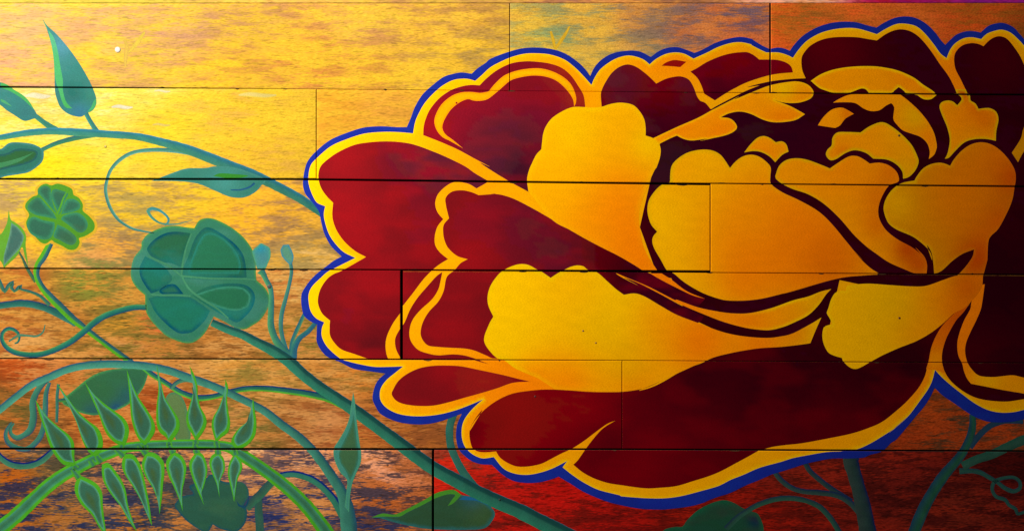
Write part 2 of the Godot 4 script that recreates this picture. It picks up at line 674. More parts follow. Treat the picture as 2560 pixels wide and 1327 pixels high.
	dab(3, 2205, 45, Color(0.739, 0.314, 0.097), Color(0.546, 0.337, 0.097), 0.35, Color(0.811, 0.291, 0.097), 0.35)
	dab(3, 2295, 90, Color(0.567, 0.256, 0.089), Color(0.468, 0.280, 0.089), 0.3, Color(0.617, 0.232, 0.076), 0.3)
	dab(4, 90, 261, Color(0.598, 0.540, 0.145), Color(0.573, 0.483, 0.234), 0.3, Color(0.598, 0.581, 0.361), 0.35)
	dab(4, 81, 216, Color(0.587, 0.523, 0.254), Color(0.575, 0.499, 0.304), 0.3, Color(0.587, 0.583, 0.479), 0.4)
	dab(4, 261, 234, Color(0.620, 0.578, 0.218), Color(0.608, 0.540, 0.192), 0.3, Color(0.620, 0.603, 0.428), 0.4)
	dab(4, 360, 297, Color(0.652, 0.555, 0.093), Color(0.599, 0.475, 0.176), 0.28, Color(0.652, 0.581, 0.121), 0.4)
	dab(4, 90, 378, Color(0.623, 0.563, 0.048), Color(0.598, 0.517, 0.087), 0.25, Color(0.623, 0.581, 0.087), 0.35)
	dab(4, 558, 252, Color(0.661, 0.544, 0.116), Color(0.606, 0.446, 0.217), 0.32, Color(0.675, 0.558, 0.130), 0.4)
	dab(4, 585, 342, Color(0.671, 0.529, 0.121), Color(0.599, 0.448, 0.211), 0.32, Color(0.685, 0.550, 0.121), 0.4)
	dab(4, 666, 270, Color(0.678, 0.541, 0.123), Color(0.634, 0.497, 0.138), 0.3, Color(0.692, 0.570, 0.138), 0.4)
	dab(5, 765, 234, Color(0.698, 0.522, 0.128), Color(0.654, 0.438, 0.128), 0.35, Color(0.713, 0.558, 0.143), 0.35)
	dab(5, 855, 225, Color(0.717, 0.531, 0.166), Color(0.661, 0.454, 0.182), 0.35, Color(0.738, 0.547, 0.150), 0.35)
	dab(5, 765, 378, Color(0.709, 0.517, 0.134), Color(0.647, 0.439, 0.134), 0.35, Color(0.724, 0.532, 0.134), 0.35)
	dab(5, 1440, 270, Color(0.773, 0.548, 0.163), Color(0.695, 0.470, 0.163), 0.3, Color(0.811, 0.587, 0.163), 0.3)
	dab(6, 45, 441, Color(0.594, 0.499, 0.183), Color(0.453, 0.369, 0.249), 0.42, Color(0.620, 0.538, 0.116), 0.45)
	dab(6, 198, 432, Color(0.607, 0.501, 0.148), Color(0.455, 0.382, 0.231), 0.4, Color(0.639, 0.547, 0.107), 0.45)
	dab(6, 297, 468, Color(0.610, 0.494, 0.156), Color(0.460, 0.398, 0.213), 0.45, Color(0.664, 0.549, 0.070), 0.45)
	dab(6, 90, 540, Color(0.637, 0.483, 0.096), Color(0.517, 0.362, 0.179), 0.35, Color(0.650, 0.537, 0.096), 0.4)
	dab(6, 252, 558, Color(0.601, 0.421, 0.189), Color(0.401, 0.308, 0.233), 0.45, Color(0.665, 0.477, 0.131), 0.45)
	dab(6, 45, 590, Color(0.590, 0.421, 0.210), Color(0.415, 0.339, 0.182), 0.35, Color(0.631, 0.462, 0.154), 0.4)
	dab(6, 225, 590, Color(0.585, 0.409, 0.234), Color(0.334, 0.353, 0.161), 0.38, Color(0.641, 0.480, 0.307), 0.4)
	dab(6, 423, 441, Color(0.661, 0.537, 0.117), Color(0.501, 0.395, 0.220), 0.38, Color(0.683, 0.565, 0.103), 0.4)
	dab(6, 540, 486, Color(0.690, 0.522, 0.111), Color(0.544, 0.373, 0.218), 0.35, Color(0.720, 0.536, 0.111), 0.4)
	dab(6, 630, 477, Color(0.673, 0.500, 0.146), Color(0.484, 0.354, 0.241), 0.45, Color(0.734, 0.536, 0.131), 0.45)
	dab(6, 648, 576, Color(0.668, 0.510, 0.202), Color(0.503, 0.431, 0.251), 0.42, Color(0.721, 0.605, 0.447), 0.4)
	dab(6, 612, 540, Color(0.665, 0.482, 0.197), Color(0.445, 0.343, 0.229), 0.45, Color(0.750, 0.529, 0.117), 0.4)
	dab(7, 2070, 504, Color(0.618, 0.321, 0.123), Color(0.517, 0.270, 0.097), 0.3, Color(0.668, 0.372, 0.123), 0.3)
	dab(8, 45, 639, Color(0.558, 0.374, 0.146), Color(0.462, 0.249, 0.097), 0.4, Color(0.592, 0.430, 0.158), 0.4)
	dab(8, 198, 648, Color(0.577, 0.394, 0.145), Color(0.305, 0.359, 0.127), 0.38, Color(0.626, 0.489, 0.153), 0.4)
	dab(8, 270, 666, Color(0.572, 0.398, 0.157), Color(0.340, 0.310, 0.144), 0.35, Color(0.627, 0.471, 0.196), 0.4)
	dab(8, 45, 765, Color(0.570, 0.367, 0.149), Color(0.462, 0.235, 0.104), 0.42, Color(0.633, 0.470, 0.273), 0.4)
	dab(8, 162, 720, Color(0.544, 0.353, 0.144), Color(0.394, 0.250, 0.105), 0.4, Color(0.599, 0.427, 0.209), 0.4)
	dab(8, 261, 720, Color(0.556, 0.406, 0.121), Color(0.348, 0.286, 0.108), 0.42, Color(0.653, 0.436, 0.121), 0.4)
	dab(8, 270, 783, Color(0.558, 0.357, 0.158), Color(0.330, 0.295, 0.112), 0.42, Color(0.629, 0.449, 0.262), 0.42)
	dab(8, 360, 720, Color(0.570, 0.355, 0.152), Color(0.328, 0.309, 0.139), 0.4, Color(0.627, 0.263, 0.152), 0.3)
	dab(8, 630, 648, Color(0.651, 0.471, 0.234), Color(0.570, 0.343, 0.162), 0.35, Color(0.690, 0.552, 0.333), 0.4)
	dab(8, 666, 765, Color(0.617, 0.403, 0.173), Color(0.382, 0.356, 0.143), 0.4, Color(0.663, 0.464, 0.233), 0.35)
	dab(8, 504, 783, Color(0.598, 0.386, 0.170), Color(0.411, 0.250, 0.107), 0.42, Color(0.652, 0.477, 0.265), 0.4)
	dab(9, 1350, 765, Color(0.744, 0.546, 0.134), Color(0.662, 0.462, 0.134), 0.3, Color(0.785, 0.587, 0.134), 0.3)
	dab(10, 54, 828, Color(0.545, 0.243, 0.082), Color(0.434, 0.168, 0.055), 0.4, Color(0.607, 0.409, 0.229), 0.35)
	dab(10, 27, 927, Color(0.423, 0.295, 0.129), Color(0.249, 0.239, 0.107), 0.5, Color(0.582, 0.317, 0.115), 0.4)
	dab(10, 54, 981, Color(0.495, 0.278, 0.134), Color(0.287, 0.230, 0.148), 0.45, Color(0.584, 0.342, 0.148), 0.4)
	dab(10, 225, 954, Color(0.609, 0.349, 0.142), Color(0.488, 0.218, 0.079), 0.45, Color(0.654, 0.446, 0.209), 0.4)
	dab(10, 180, 864, Color(0.538, 0.316, 0.128), Color(0.335, 0.300, 0.128), 0.4, Color(0.610, 0.394, 0.197), 0.35)
	dab(10, 351, 909, Color(0.583, 0.302, 0.123), Color(0.446, 0.187, 0.065), 0.4, Color(0.644, 0.417, 0.239), 0.4)
	dab(10, 378, 819, Color(0.663, 0.484, 0.268), Color(0.581, 0.372, 0.161), 0.35, Color(0.684, 0.531, 0.316), 0.4)
	dab(10, 540, 828, Color(0.645, 0.440, 0.185), Color(0.423, 0.364, 0.155), 0.42, Color(0.676, 0.507, 0.273), 0.4)
	dab(10, 630, 855, Color(0.646, 0.440, 0.193), Color(0.455, 0.371, 0.162), 0.42, Color(0.694, 0.508, 0.269), 0.4)
	dab(10, 558, 963, Color(0.594, 0.397, 0.188), Color(0.318, 0.309, 0.135), 0.45, Color(0.659, 0.467, 0.260), 0.4)
	dab(10, 684, 927, Color(0.630, 0.416, 0.218), Color(0.491, 0.273, 0.130), 0.45, Color(0.683, 0.487, 0.281), 0.4)
	dab(10, 810, 846, Color(0.680, 0.409, 0.157), Color(0.462, 0.355, 0.150), 0.38, Color(0.713, 0.517, 0.268), 0.4)
	dab(10, 747, 954, Color(0.641, 0.399, 0.219), Color(0.522, 0.289, 0.160), 0.4, Color(0.692, 0.472, 0.290), 0.4)
	dab(10, 810, 972, Color(0.640, 0.372, 0.159), Color(0.518, 0.241, 0.115), 0.42, Color(0.692, 0.428, 0.198), 0.4)
	dab(10, 918, 954, Color(0.621, 0.352, 0.143), Color(0.479, 0.267, 0.137), 0.42, Color(0.692, 0.478, 0.273), 0.35)
	dab(11, 2097, 909, Color(0.611, 0.248, 0.079), Color(0.384, 0.204, 0.112), 0.42, Color(0.674, 0.261, 0.079), 0.35)
	dab(11, 2160, 954, Color(0.579, 0.220, 0.083), Color(0.246, 0.202, 0.156), 0.45, Color(0.644, 0.238, 0.088), 0.35)
	dab(11, 2025, 990, Color(0.558, 0.202, 0.073), Color(0.308, 0.172, 0.103), 0.42, Color(0.620, 0.215, 0.073), 0.35)
	dab(11, 2250, 976, Color(0.578, 0.220, 0.087), Color(0.332, 0.201, 0.136), 0.4, Color(0.640, 0.234, 0.087), 0.35)
	dab(12, 27, 1089, Color(0.578, 0.292, 0.073), Color(0.148, 0.135, 0.231), 0.3444, Color(0.393, 0.292, 0.158), 0.35)
	dab(12, 135, 1062, Color(0.394, 0.293, 0.159), Color(0.254, 0.224, 0.159), 0.41, Color(0.657, 0.436, 0.264), 0.35)
	dab(12, 18, 1170, Color(0.606, 0.328, 0.109), Color(0.137, 0.152, 0.273), 0.328, Color(0.534, 0.292, 0.093), 0.4)
	dab(12, 162, 1143, Color(0.284, 0.242, 0.210), Color(0.102, 0.135, 0.285), 0.4264, Color(0.611, 0.366, 0.144), 0.42)
	dab(12, 270, 1071, Color(0.549, 0.343, 0.216), Color(0.190, 0.175, 0.229), 0.41, Color(0.711, 0.483, 0.304), 0.42)
	dab(12, 243, 1125, Color(0.395, 0.279, 0.227), Color(0.139, 0.154, 0.277), 0.41, Color(0.706, 0.510, 0.327), 0.42)
	dab(12, 297, 1170, Color(0.426, 0.306, 0.184), Color(0.145, 0.171, 0.276), 0.41, Color(0.670, 0.379, 0.116), 0.42)
	dab(12, 405, 1125, Color(0.446, 0.307, 0.202), Color(0.183, 0.215, 0.236), 0.41, Color(0.709, 0.435, 0.202), 0.4)
	dab(12, 558, 1035, Color(0.765, 0.574, 0.413), Color(0.408, 0.307, 0.287), 0.41, Color(0.727, 0.416, 0.218), 0.42)
	dab(12, 630, 1062, Color(0.690, 0.448, 0.296), Color(0.285, 0.222, 0.261), 0.41, Color(0.825, 0.617, 0.453), 0.42)
	dab(12, 630, 1116, Color(0.508, 0.335, 0.242), Color(0.135, 0.170, 0.349), 0.451, Color(0.763, 0.515, 0.256), 0.45)
	dab(12, 621, 1170, Color(0.218, 0.213, 0.345), Color(0.118, 0.154, 0.345), 0.49199999999999994, Color(0.597, 0.380, 0.174), 0.38)
	dab(12, 693, 1143, Color(0.602, 0.391, 0.220), Color(0.159, 0.195, 0.347), 0.41, Color(0.763, 0.509, 0.293), 0.4)
	dab(12, 837, 1035, Color(0.783, 0.489, 0.311), Color(0.320, 0.234, 0.238), 0.3444, Color(0.864, 0.607, 0.475), 0.4)
	dab(12, 864, 1071, Color(0.676, 0.380, 0.206), Color(0.266, 0.208, 0.244), 0.39359999999999995, Color(0.861, 0.580, 0.467), 0.4)
	dab(12, 864, 1125, Color(0.689, 0.347, 0.146), Color(0.230, 0.196, 0.260), 0.41, Color(0.751, 0.387, 0.154), 0.4)
	dab(12, 837, 1179, Color(0.330, 0.215, 0.202), Color(0.136, 0.158, 0.317), 0.41, Color(0.612, 0.322, 0.126), 0.4)
	dab(12, 945, 1125, Color(0.555, 0.301, 0.166), Color(0.321, 0.201, 0.189), 0.369, Color(0.705, 0.376, 0.197), 0.35)
	dab(12, 945, 1035, Color(0.622, 0.344, 0.190), Color(0.456, 0.243, 0.153), 0.328, Color(0.788, 0.485, 0.359), 0.35)
	dab(13, 1008, 1044, Color(0.729, 0.117, 0.063), Color(0.516, 0.194, 0.130), 0.3, Color(0.773, 0.155, 0.083), 0.4)
	dab(13, 1125, 1107, Color(0.654, 0.094, 0.065), Color(0.401, 0.094, 0.082), 0.42, Color(0.708, 0.094, 0.069), 0.4)
	dab(13, 1215, 1161, Color(0.626, 0.083, 0.061), Color(0.401, 0.083, 0.061), 0.42, Color(0.683, 0.091, 0.061), 0.4)
	dab(13, 1260, 1116, Color(0.664, 0.070, 0.052), Color(0.439, 0.070, 0.052), 0.42, Color(0.721, 0.083, 0.061), 0.4)
	dab(13, 1395, 1166, Color(0.583, 0.072, 0.053), Color(0.405, 0.063, 0.053), 0.42, Color(0.663, 0.090, 0.058), 0.35)
	dab(13, 1575, 1152, Color(0.534, 0.092, 0.048), Color(0.368, 0.064, 0.048), 0.42, Color(0.592, 0.100, 0.053), 0.35)
	dab(13, 1710, 1161, Color(0.507, 0.086, 0.052), Color(0.358, 0.074, 0.052), 0.42, Color(0.579, 0.098, 0.052), 0.35)
	dab(13, 1800, 1062, Color(0.469, 0.119, 0.083), Color(0.340, 0.091, 0.067), 0.4, Color(0.542, 0.132, 0.075), 0.35)
	dab(13, 1980, 1044, Color(0.488, 0.115, 0.081), Color(0.317, 0.081, 0.068), 0.42, Color(0.551, 0.141, 0.081), 0.35)
	dab(13, 2025, 1098, Color(0.391, 0.097, 0.076), Color(0.261, 0.066, 0.061), 0.42, Color(0.457, 0.111, 0.076), 0.35)
	dab(13, 2160, 1143, Color(0.427, 0.128, 0.087), Color(0.290, 0.077, 0.067), 0.42, Color(0.504, 0.137, 0.082), 0.35)
	dab(13, 2286, 1053, Color(0.269, 0.056, 0.050), Color(0.204, 0.049, 0.050), 0.4, Color(0.316, 0.063, 0.057), 0.35)
	dab(13, 2286, 1161, Color(0.398, 0.111, 0.082), Color(0.256, 0.065, 0.059), 0.42, Color(0.465, 0.125, 0.088), 0.35)


func paint_wall() -> void:
	paint_01_painted_vine()
	paint_02_painted_tendril()
	paint_03_painted_leaf()
	paint_04_painted_leaf()
	paint_05_painted_leaf()
	paint_06_painted_leaf()
	paint_07_painted_leaf()
	paint_08_painted_leaf()
	paint_09_painted_vine()
	paint_10_painted_tendril()
	paint_11_painted_tendril()
	paint_12_painted_bloom()
	paint_13_painted_bud()
	paint_14_painted_bud()
	paint_15_painted_vine()
	paint_16_painted_vine()
	paint_17_painted_vine()
	paint_18_painted_frond()
	paint_19_painted_leaf()
	paint_20_painted_vine()
	paint_21_painted_leaf()
	paint_22_painted_leaf()
	paint_23_painted_fern()
	paint_24_painted_shrub()
	paint_25_painted_leaf()
	paint_26_painted_leaf()
	paint_27_painted_vine()
	paint_28_painted_vine()
	paint_29_painted_vine()
	paint_30_painted_sprig()
	paint_31_painted_sprig()
	paint_32_painted_flower()
	chips(get_node("board_wall"))
	var wall := get_node("board_wall")
	small_round(wall.get_node("plank_001"), "white_plug", 263.7, 111.6, 6.48, 1.6, Color(0.563, 0.551, 0.545))
	small_round(wall.get_node("plank_009"), "nail_head", 1312.2, 744.3, 2.34, 0.6, Color(0.487, 0.330, 0.089))
	small_round(wall.get_node("plank_009"), "nail_head", 1341.0, 771.3, 2.16, 0.6, Color(0.496, 0.336, 0.091))
	small_round(wall.get_node("plank_009"), "nail_head", 2025.0, 715.5, 2.70, 0.6, Color(0.322, 0.146, 0.041))
	small_round(wall.get_node("plank_005"), "nail_head", 2024.1, 305.1, 2.70, 0.6, Color(0.302, 0.209, 0.036))
	small_round(wall.get_node("plank_013"), "nail_head", 1124.1, 1124.1, 2.70, 0.6, Color(0.067, 0.176, 0.161))
	small_round(wall.get_node("plank_004"), "nail_head", 235.8, 329.4, 2.88, 0.6, Color(0.494, 0.423, 0.090))
	small_round(wall.get_node("plank_010"), "nail_head", 1204.2, 891.9, 2.34, 0.6, Color(0.245, 0.016, 0.024))
	small_round(wall.get_node("plank_008"), "knot", 604.8, 644.4, 4.50, 0.6, Color(0.130, 0.165, 0.188))
	small_round(wall.get_node("plank_012"), "nail_head", 871.2, 1045.8, 2.34, 0.6, Color(0.384, 0.233, 0.162))
	stroke(wall.get_node("plank_004"), "pale_dab", [56,216,7.7, 73,214,17.6, 95,217,16.5, 112,216,6.6], 1, [[-1, Color(0.3002, 0.226, 0.01507)], [-0.4, Color(0.3002, 0.2825, 0.2036)], [0.4, Color(0.3002, 0.2825, 0.2036)], [1, Color(0.3002, 0.226, 0.01507)]])
	stroke(wall.get_node("plank_004"), "pale_dab", [250,241,4.9, 264,239,11.2, 283,242,10.5, 297,241,4.2], 1, [[-1, Color(0.3418, 0.2574, 0.01716)], [-0.4, Color(0.3418, 0.3308, 0.2581)], [0.4, Color(0.3418, 0.3308, 0.2581)], [1, Color(0.3418, 0.2574, 0.01716)]])
	stroke(wall.get_node("plank_004"), "pale_dab", [346,205,3.1, 357,203,7.2, 372,206,6.8, 382,205,2.7], 1, [[-1, Color(0.3566, 0.2685, 0.0179)], [-0.4, Color(0.3566, 0.3357, 0.204)], [0.4, Color(0.3566, 0.3357, 0.204)], [1, Color(0.3566, 0.2685, 0.0179)]])
	stroke(wall.get_node("plank_004"), "pale_dab", [536,214,5.2, 561,212,12.0, 595,215,11.2, 621,214,4.5], 1, [[-1, Color(0.4152, 0.3127, 0.02085)], [-0.4, Color(0.3969, 0.3223, 0.103)], [0.4, Color(0.3969, 0.3223, 0.103)], [1, Color(0.4152, 0.3127, 0.02085)]])
	stroke(wall.get_node("plank_004"), "pale_dab", [342,281,2.8, 354,279,6.4, 370,282,6.0, 382,281,2.4], 1, [[-1, Color(0.3737, 0.2814, 0.01876)], [-0.4, Color(0.3573, 0.2757, 0.07799)], [0.4, Color(0.3573, 0.2757, 0.07799)], [1, Color(0.3737, 0.2814, 0.01876)]])


func paint_01_painted_vine() -> void:
	begin("painted_vine", "thick teal vine arching from the upper left edge down behind the flower", "painted vine", "green stems winding over the boards")
	stroke(thing, "stem", [-36,314,12.6, 0,309,12.6, 59,299,14.4, 117,295,15.3, 180,298,17.1, 243,302,16.2, 306,307,16.2, 360,319,18.0, 414,334,20.7, 468,354,22.5, 513,372,23.4, 558,389,23.4, 594,405,21.6, 630,423,20.7, 675,447,19.8, 720,477,18.0, 756,500,16.2], 6, [[-1, Color(0.03705, 0.1378, 0.07768)], [-0.6, Color(0.02357, 0.119, 0.09781)], [0, Color(0.01964, 0.1137, 0.1046)], [0.5, Color(0.014, 0.09075, 0.1283)], [1, Color(0.02222, 0.1282, 0.1942)]])
	stroke(thing, "branch", [-27,362,8.1, 9,358,8.1, 54,352,9.0, 90,338,9.0, 126,322,9.9, 171,310,10.8, 216,304,8.1], 5, [[-1, Color(0.02684, 0.1212, 0.05796)], [0, Color(0.01823, 0.09329, 0.07623)], [1, Color(0.01278, 0.06478, 0.08298)]])


func paint_02_painted_tendril() -> void:
	begin("painted_tendril", "thin teal tendril curling from the upper vine down to the big green bloom", "painted tendril", "curling tendrils")
	stroke(thing, "curl", [504,371,10.8, 477,362,9.9, 423,344,9.9, 360,337,9.0, 306,341,8.1, 273,356,8.1, 248,382,7.2, 237,416,7.2, 238,441,7.2, 248,470,7.2, 266,495,6.3, 292,512,5.4, 315,519,4.5, 346,524,3.6], 5, [[-1, Color(0.01846, 0.09401, 0.119)], [0, Color(0.03277, 0.1284, 0.1013)], [1, Color(0.0637, 0.1922, 0.1825)]])
	stroke(thing, "loop", [331,473,7.2, 340,469,8.1, 355,472,6.3, 369,481,5.4, 378,492,5.4, 376,502,4.5, 369,506,3.6], 6, [[-1, Color(0.04499, 0.1824, 0.1965)], [0, Color(0.02695, 0.1384, 0.1719)], [1, Color(0.04499, 0.1595, 0.1282)]])
	stroke(thing, "loop", [331,472,7.2, 335,482,6.3, 346,494,5.4, 364,503,3.6, 396,504,2.7, 432,495,0.9], 7, [[-1, Color(0.04546, 0.1842, 0.1507)], [0, Color(0.03567, 0.1398, 0.1103)], [1, Color(0.04546, 0.1611, 0.1296)]])


func paint_03_painted_leaf() -> void:
	begin("painted_leaf", "tall upright teal leaf with a pale green left half, rising from the upper vine", "painted leaf", "leaves of the upper vine")
	shape(thing, "blade", [[94,42, 104,57, 123,74, 142,95, 161,119, 180,147, 199,180, 209,202, 215,221, 214,237, 206,249, 192,255], [192,255, 183,262, 171,262, 152,256, 135,242, 126,221, 122,202, 121,166, 119,131, 114,100, 104,66, 94,42]], false, 7, Color(0.0199, 0.1038, 0.1041), {spots = [[135, 104, 27, Color(0.03703, 0.1284, 0.1865), 0.8], [162, 207, 32, Color(0.008293, 0.06119, 0.05475), 0.8], [180, 171, 27, Color(0.01699, 0.09803, 0.09085), 0.6], [176, 256, 22, Color(0.01491, 0.07592, 0.1473), 0.8], [207, 216, 18, Color(0.01477, 0.1028, 0.0682), 0.5]], grid = 4.0})
	shape(thing, "pale_half", [[95,45, 104,64, 119,83, 128,112, 134,147, 140,180, 140,202, 147,228, 161,244], [161,244, 147,242, 138,228, 131,204, 126,190, 122,171, 119,131, 114,100, 106,66, 95,45]], false, 8, Color(0.03422, 0.1987, 0.07418), {spots = [[117, 90, 27, Color(0.04447, 0.1998, 0.1274), 0.7], [148, 234, 18, Color(0.02563, 0.1696, 0.0363), 0.6]], grid = 4.0})
	shape(thing, "pale_tip", [[215,221, 215,235, 206,248, 195,253], [195,253, 204,240, 209,228, 215,221]], false, 8, Color(0.03014, 0.1761, 0.06923), {grid = 4.0})
	stroke(thing, "stalk", [192,255,9.9, 200,270,9.9, 210,286,10.8, 219,300,13.5], 5, [[-1, Color(0.02735, 0.1413, 0.1332)], [0, Color(0.01857, 0.09952, 0.08456)], [1, Color(0.01541, 0.07846, 0.09935)]])


func paint_04_painted_leaf() -> void:
	begin("painted_leaf", "teal leaf cut by the left edge above the upper vine", "painted leaf", "leaves of the upper vine")
	shape(thing, "blade", [[-36,190, 0,185], [0,185, 14,190, 31,202, 50,214, 64,228, 74,244, 87,266], [87,266, 74,267, 62,271, 50,271, 31,259, 12,247, 0,237, -36,214], [-36,214, -36,190]], false, 7, Color(0.01946, 0.0944, 0.09446), {spots = [[54, 252, 27, Color(0.01484, 0.07692, 0.08974), 0.6]], grid = 4.0})
	shape(thing, "pale_rim", [[0,186, 14,190, 31,202, 50,214, 64,228, 75,247], [75,247, 62,234, 47,221, 28,209, 14,202, 0,197], [0,197, 0,186]], false, 8, Color(0.03028, 0.1764, 0.05131), {grid = 4.0})
	shape(thing, "pale_vein", [[0,222, 12,228, 26,240], [26,240, 12,234, 0,228], [0,228, 0,222]], false, 8, Color(0.03396, 0.1576, 0.07362), {grid = 4.0})
	stroke(thing, "stalk", [79,261,10.8, 94,273,11.7, 110,284,13.5, 126,292,12.6], 5, [[-1, Color(0.0258, 0.1333, 0.07978)], [0, Color(0.01752, 0.09389, 0.07978)], [1, Color(0.01752, 0.09389, 0.07978)]])


func paint_05_painted_leaf() -> void:
	begin("painted_leaf", "dark teal leaf at the left edge just below the upper vine", "painted leaf", "leaves of the upper vine")
	shape(thing, "blade", [[-18,331, 0,335, 18,322, 40,320, 72,324, 93,335, 97,346, 94,362, 83,374, 63,387, 40,392, 14,396, -18,405], [-18,405, -18,331]], false, 7, Color(0.01504, 0.07658, 0.06339), {rim = Color(0.02341, 0.1046, 0.1128), rim_width = 5.4, grid = 4.0})
	shape(thing, "dark_center", [[-18,346, 9,346, 36,335, 63,335, 83,342, 76,360, 50,371, 18,378, -18,387], [-18,387, -18,346]], false, 8, Color(0.01264, 0.0585, 0.02252), {rim = Color(0.008685, 0.0482, 0.05734), rim_width = 6.3, grid = 4.0})
	shape(thing, "pale_vein", [[-18,369, 18,362, 54,351, 76,342], [76,342, 45,362, 18,372, -18,382], [-18,382, -18,369]], false, 9, Color(0.02334, 0.1043, 0.04698), {grid = 4.0})


func paint_06_painted_leaf() -> void:
	begin("painted_leaf", "long slender teal leaf hanging under the upper vine, crossed by a joint", "painted leaf", "leaves of the upper vine")
	shape(thing, "blade", [[340,407, 387,389, 419,379, 460,378, 486,374, 531,378, 594,402, 587,417, 576,430, 558,441, 540,445, 514,442, 483,429, 450,415, 419,409, 378,407, 340,407]], false, 7, Color(0.02318, 0.1223, 0.103), {rim = Color(0.03182, 0.1422, 0.1318), rim_width = 4.5, spots = [[504, 410, 36, Color(0.04175, 0.1905, 0.1921), 0.6]], grid = 4.0})
	shape(thing, "green_stripe", [[479,396, 493,390, 521,391, 557,395, 540,400, 507,401], [507,401, 479,396]], false, 8, Color(0.02075, 0.1444, 0.01628), {grid = 4.0})
	stroke(thing, "blue_vein", [518,427,2.7, 540,427,3.6, 560,421,4.5, 572,412,5.4], 8, [[-1, Color(0.01527, 0.07698, 0.1395)], [0, Color(0.008048, 0.05047, 0.1395)], [1, Color(0.01527, 0.07698, 0.1395)]])


func paint_07_painted_leaf() -> void:
	begin("painted_leaf", "round seven-lobed dark green leaf with a bright lime edge near the left side", "painted leaf")
	shape(thing, "lime_edge", [[91,417, 102,413, 114,417, 128,413, 147,418, 161,426, 164,438, 176,445, 185,460, 185,474, 199,486, 211,502, 210,517, 199,526, 188,532, 176,536, 178,545, 173,557, 164,562, 152,561, 138,553, 121,545, 114,540, 102,548, 90,545, 76,531, 62,517, 57,500, 64,483, 55,467, 58,455, 71,443, 83,438, 83,426]], true, 5, Color(0.04152, 0.1505, 0.01375), {spots = [[76, 423, 22, Color(0.02864, 0.1294, 0.04056), 0.5], [58, 468, 22, Color(0.03764, 0.1334, 0.03282), 0.5]], grid = 4.0})
	shape(thing, "glow", [[91,411, 102,409, 114,411, 128,409, 150,413, 166,423, 169,435, 180,442, 190,457, 191,473, 205,483, 217,501, 216,519, 204,531, 191,537, 182,540, 183,548, 178,561, 166,567, 151,566, 135,558, 120,550, 114,546, 102,552, 88,550, 71,534, 57,519, 52,500, 58,485, 49,467, 53,453, 68,440, 77,435, 78,424]], true, 4, Color(0.3382, 0.2184, 0.009151), {rim = Color(0.3319, 0.2109, 0.01825), rim_width = 7.2, grid = 4.0})
	shape(thing, "lobe", [[85,429, 90,421, 102,418, 112,424, 114,441, 119,462, 126,481], [126,481, 109,462, 93,443, 84,434, 85,429]], false, 6, Color(0.01554, 0.0686, 0.0467), {rim = Color(0.02001, 0.1155, 0.06363), rim_width = 8.1, mottle = Color(0.02584, 0.05904, 0.02871), mottled = 0.5, grid = 4.0})
	shape(thing, "lobe", [[131,483, 121,460, 114,441, 116,429, 123,425, 138,429, 152,436, 145,450, 140,467, 131,483]], false, 6, Color(0.01582, 0.06984, 0.04755), {rim = Color(0.02037, 0.1176, 0.06479), rim_width = 8.1, mottle = Color(0.02631, 0.06011, 0.02923), mottled = 0.5, grid = 4.0})
	shape(thing, "lobe", [[136,482, 145,455, 152,448, 166,448, 178,457, 179,467, 171,474, 154,479, 136,482]], false, 6, Color(0.01629, 0.07191, 0.04896), {rim = Color(0.02098, 0.1211, 0.06671), rim_width = 8.1, mottle = Color(0.02709, 0.06189, 0.0301), mottled = 0.5, grid = 4.0})
	shape(thing, "lobe", [[136,494, 140,486, 161,479, 178,480, 192,493, 196,507, 190,519, 176,523, 154,507, 136,494]], false, 6, Color(0.01686, 0.07442, 0.05067), {rim = Color(0.02171, 0.1253, 0.06904), rim_width = 8.1, mottle = Color(0.02804, 0.06406, 0.03115), mottled = 0.5, grid = 4.0})
	shape(thing, "lobe", [[128,505, 147,514, 166,529, 171,540, 164,550, 152,550, 133,540, 119,531, 128,505]], false, 6, Color(0.01717, 0.0758, 0.0516), {rim = Color(0.02211, 0.1276, 0.07031), rim_width = 8.1, mottle = Color(0.02855, 0.06524, 0.03173), mottled = 0.5, grid = 4.0})
	shape(thing, "lobe", [[121,500, 95,495, 76,488, 64,493, 59,507, 66,524, 85,536, 102,539, 114,533, 121,514, 121,500]], false, 6, Color(0.01644, 0.07255, 0.04939), {rim = Color(0.02116, 0.1221, 0.0673), rim_width = 8.1, mottle = Color(0.02733, 0.06244, 0.03037), mottled = 0.5, grid = 4.0})
	shape(thing, "lobe", [[126,493, 102,488, 78,483, 62,472, 62,460, 74,448, 88,445, 104,462, 119,479, 126,493]], false, 6, Color(0.01583, 0.06987, 0.04757), {rim = Color(0.02038, 0.1176, 0.06482), rim_width = 8.1, mottle = Color(0.02632, 0.06014, 0.02925), mottled = 0.5, grid = 4.0})
	stroke(thing, "vein", [127,482,4.5, 135,464,4.5, 141,446,3.6, 149,432,2.7], 7, [[-1, Color(0.04327, 0.1671, 0.0134)], [0, Color(0.04327, 0.1779, 0.01899)], [1, Color(0.04327, 0.1671, 0.0134)]])
	stroke(thing, "stalk", [112,547,14.4, 97,576,16.2, 83,598,14.4, 81,621,13.5, 93,646,14.4, 110,666,16.2, 135,691,18.0, 162,717,17.1, 184,734,14.4, 207,752,12.6, 234,772,12.6, 261,792,13.5, 297,817,12.6], 3, [[-1, Color(0.05364, 0.2344, 0.01105)], [-0.1, Color(0.04792, 0.1942, 0.01661)], [0, Color(0.02118, 0.09076, 0.0812)], [0.6, Color(0.0123, 0.06158, 0.07357)], [1, Color(0.0123, 0.03876, 0.08928)]])


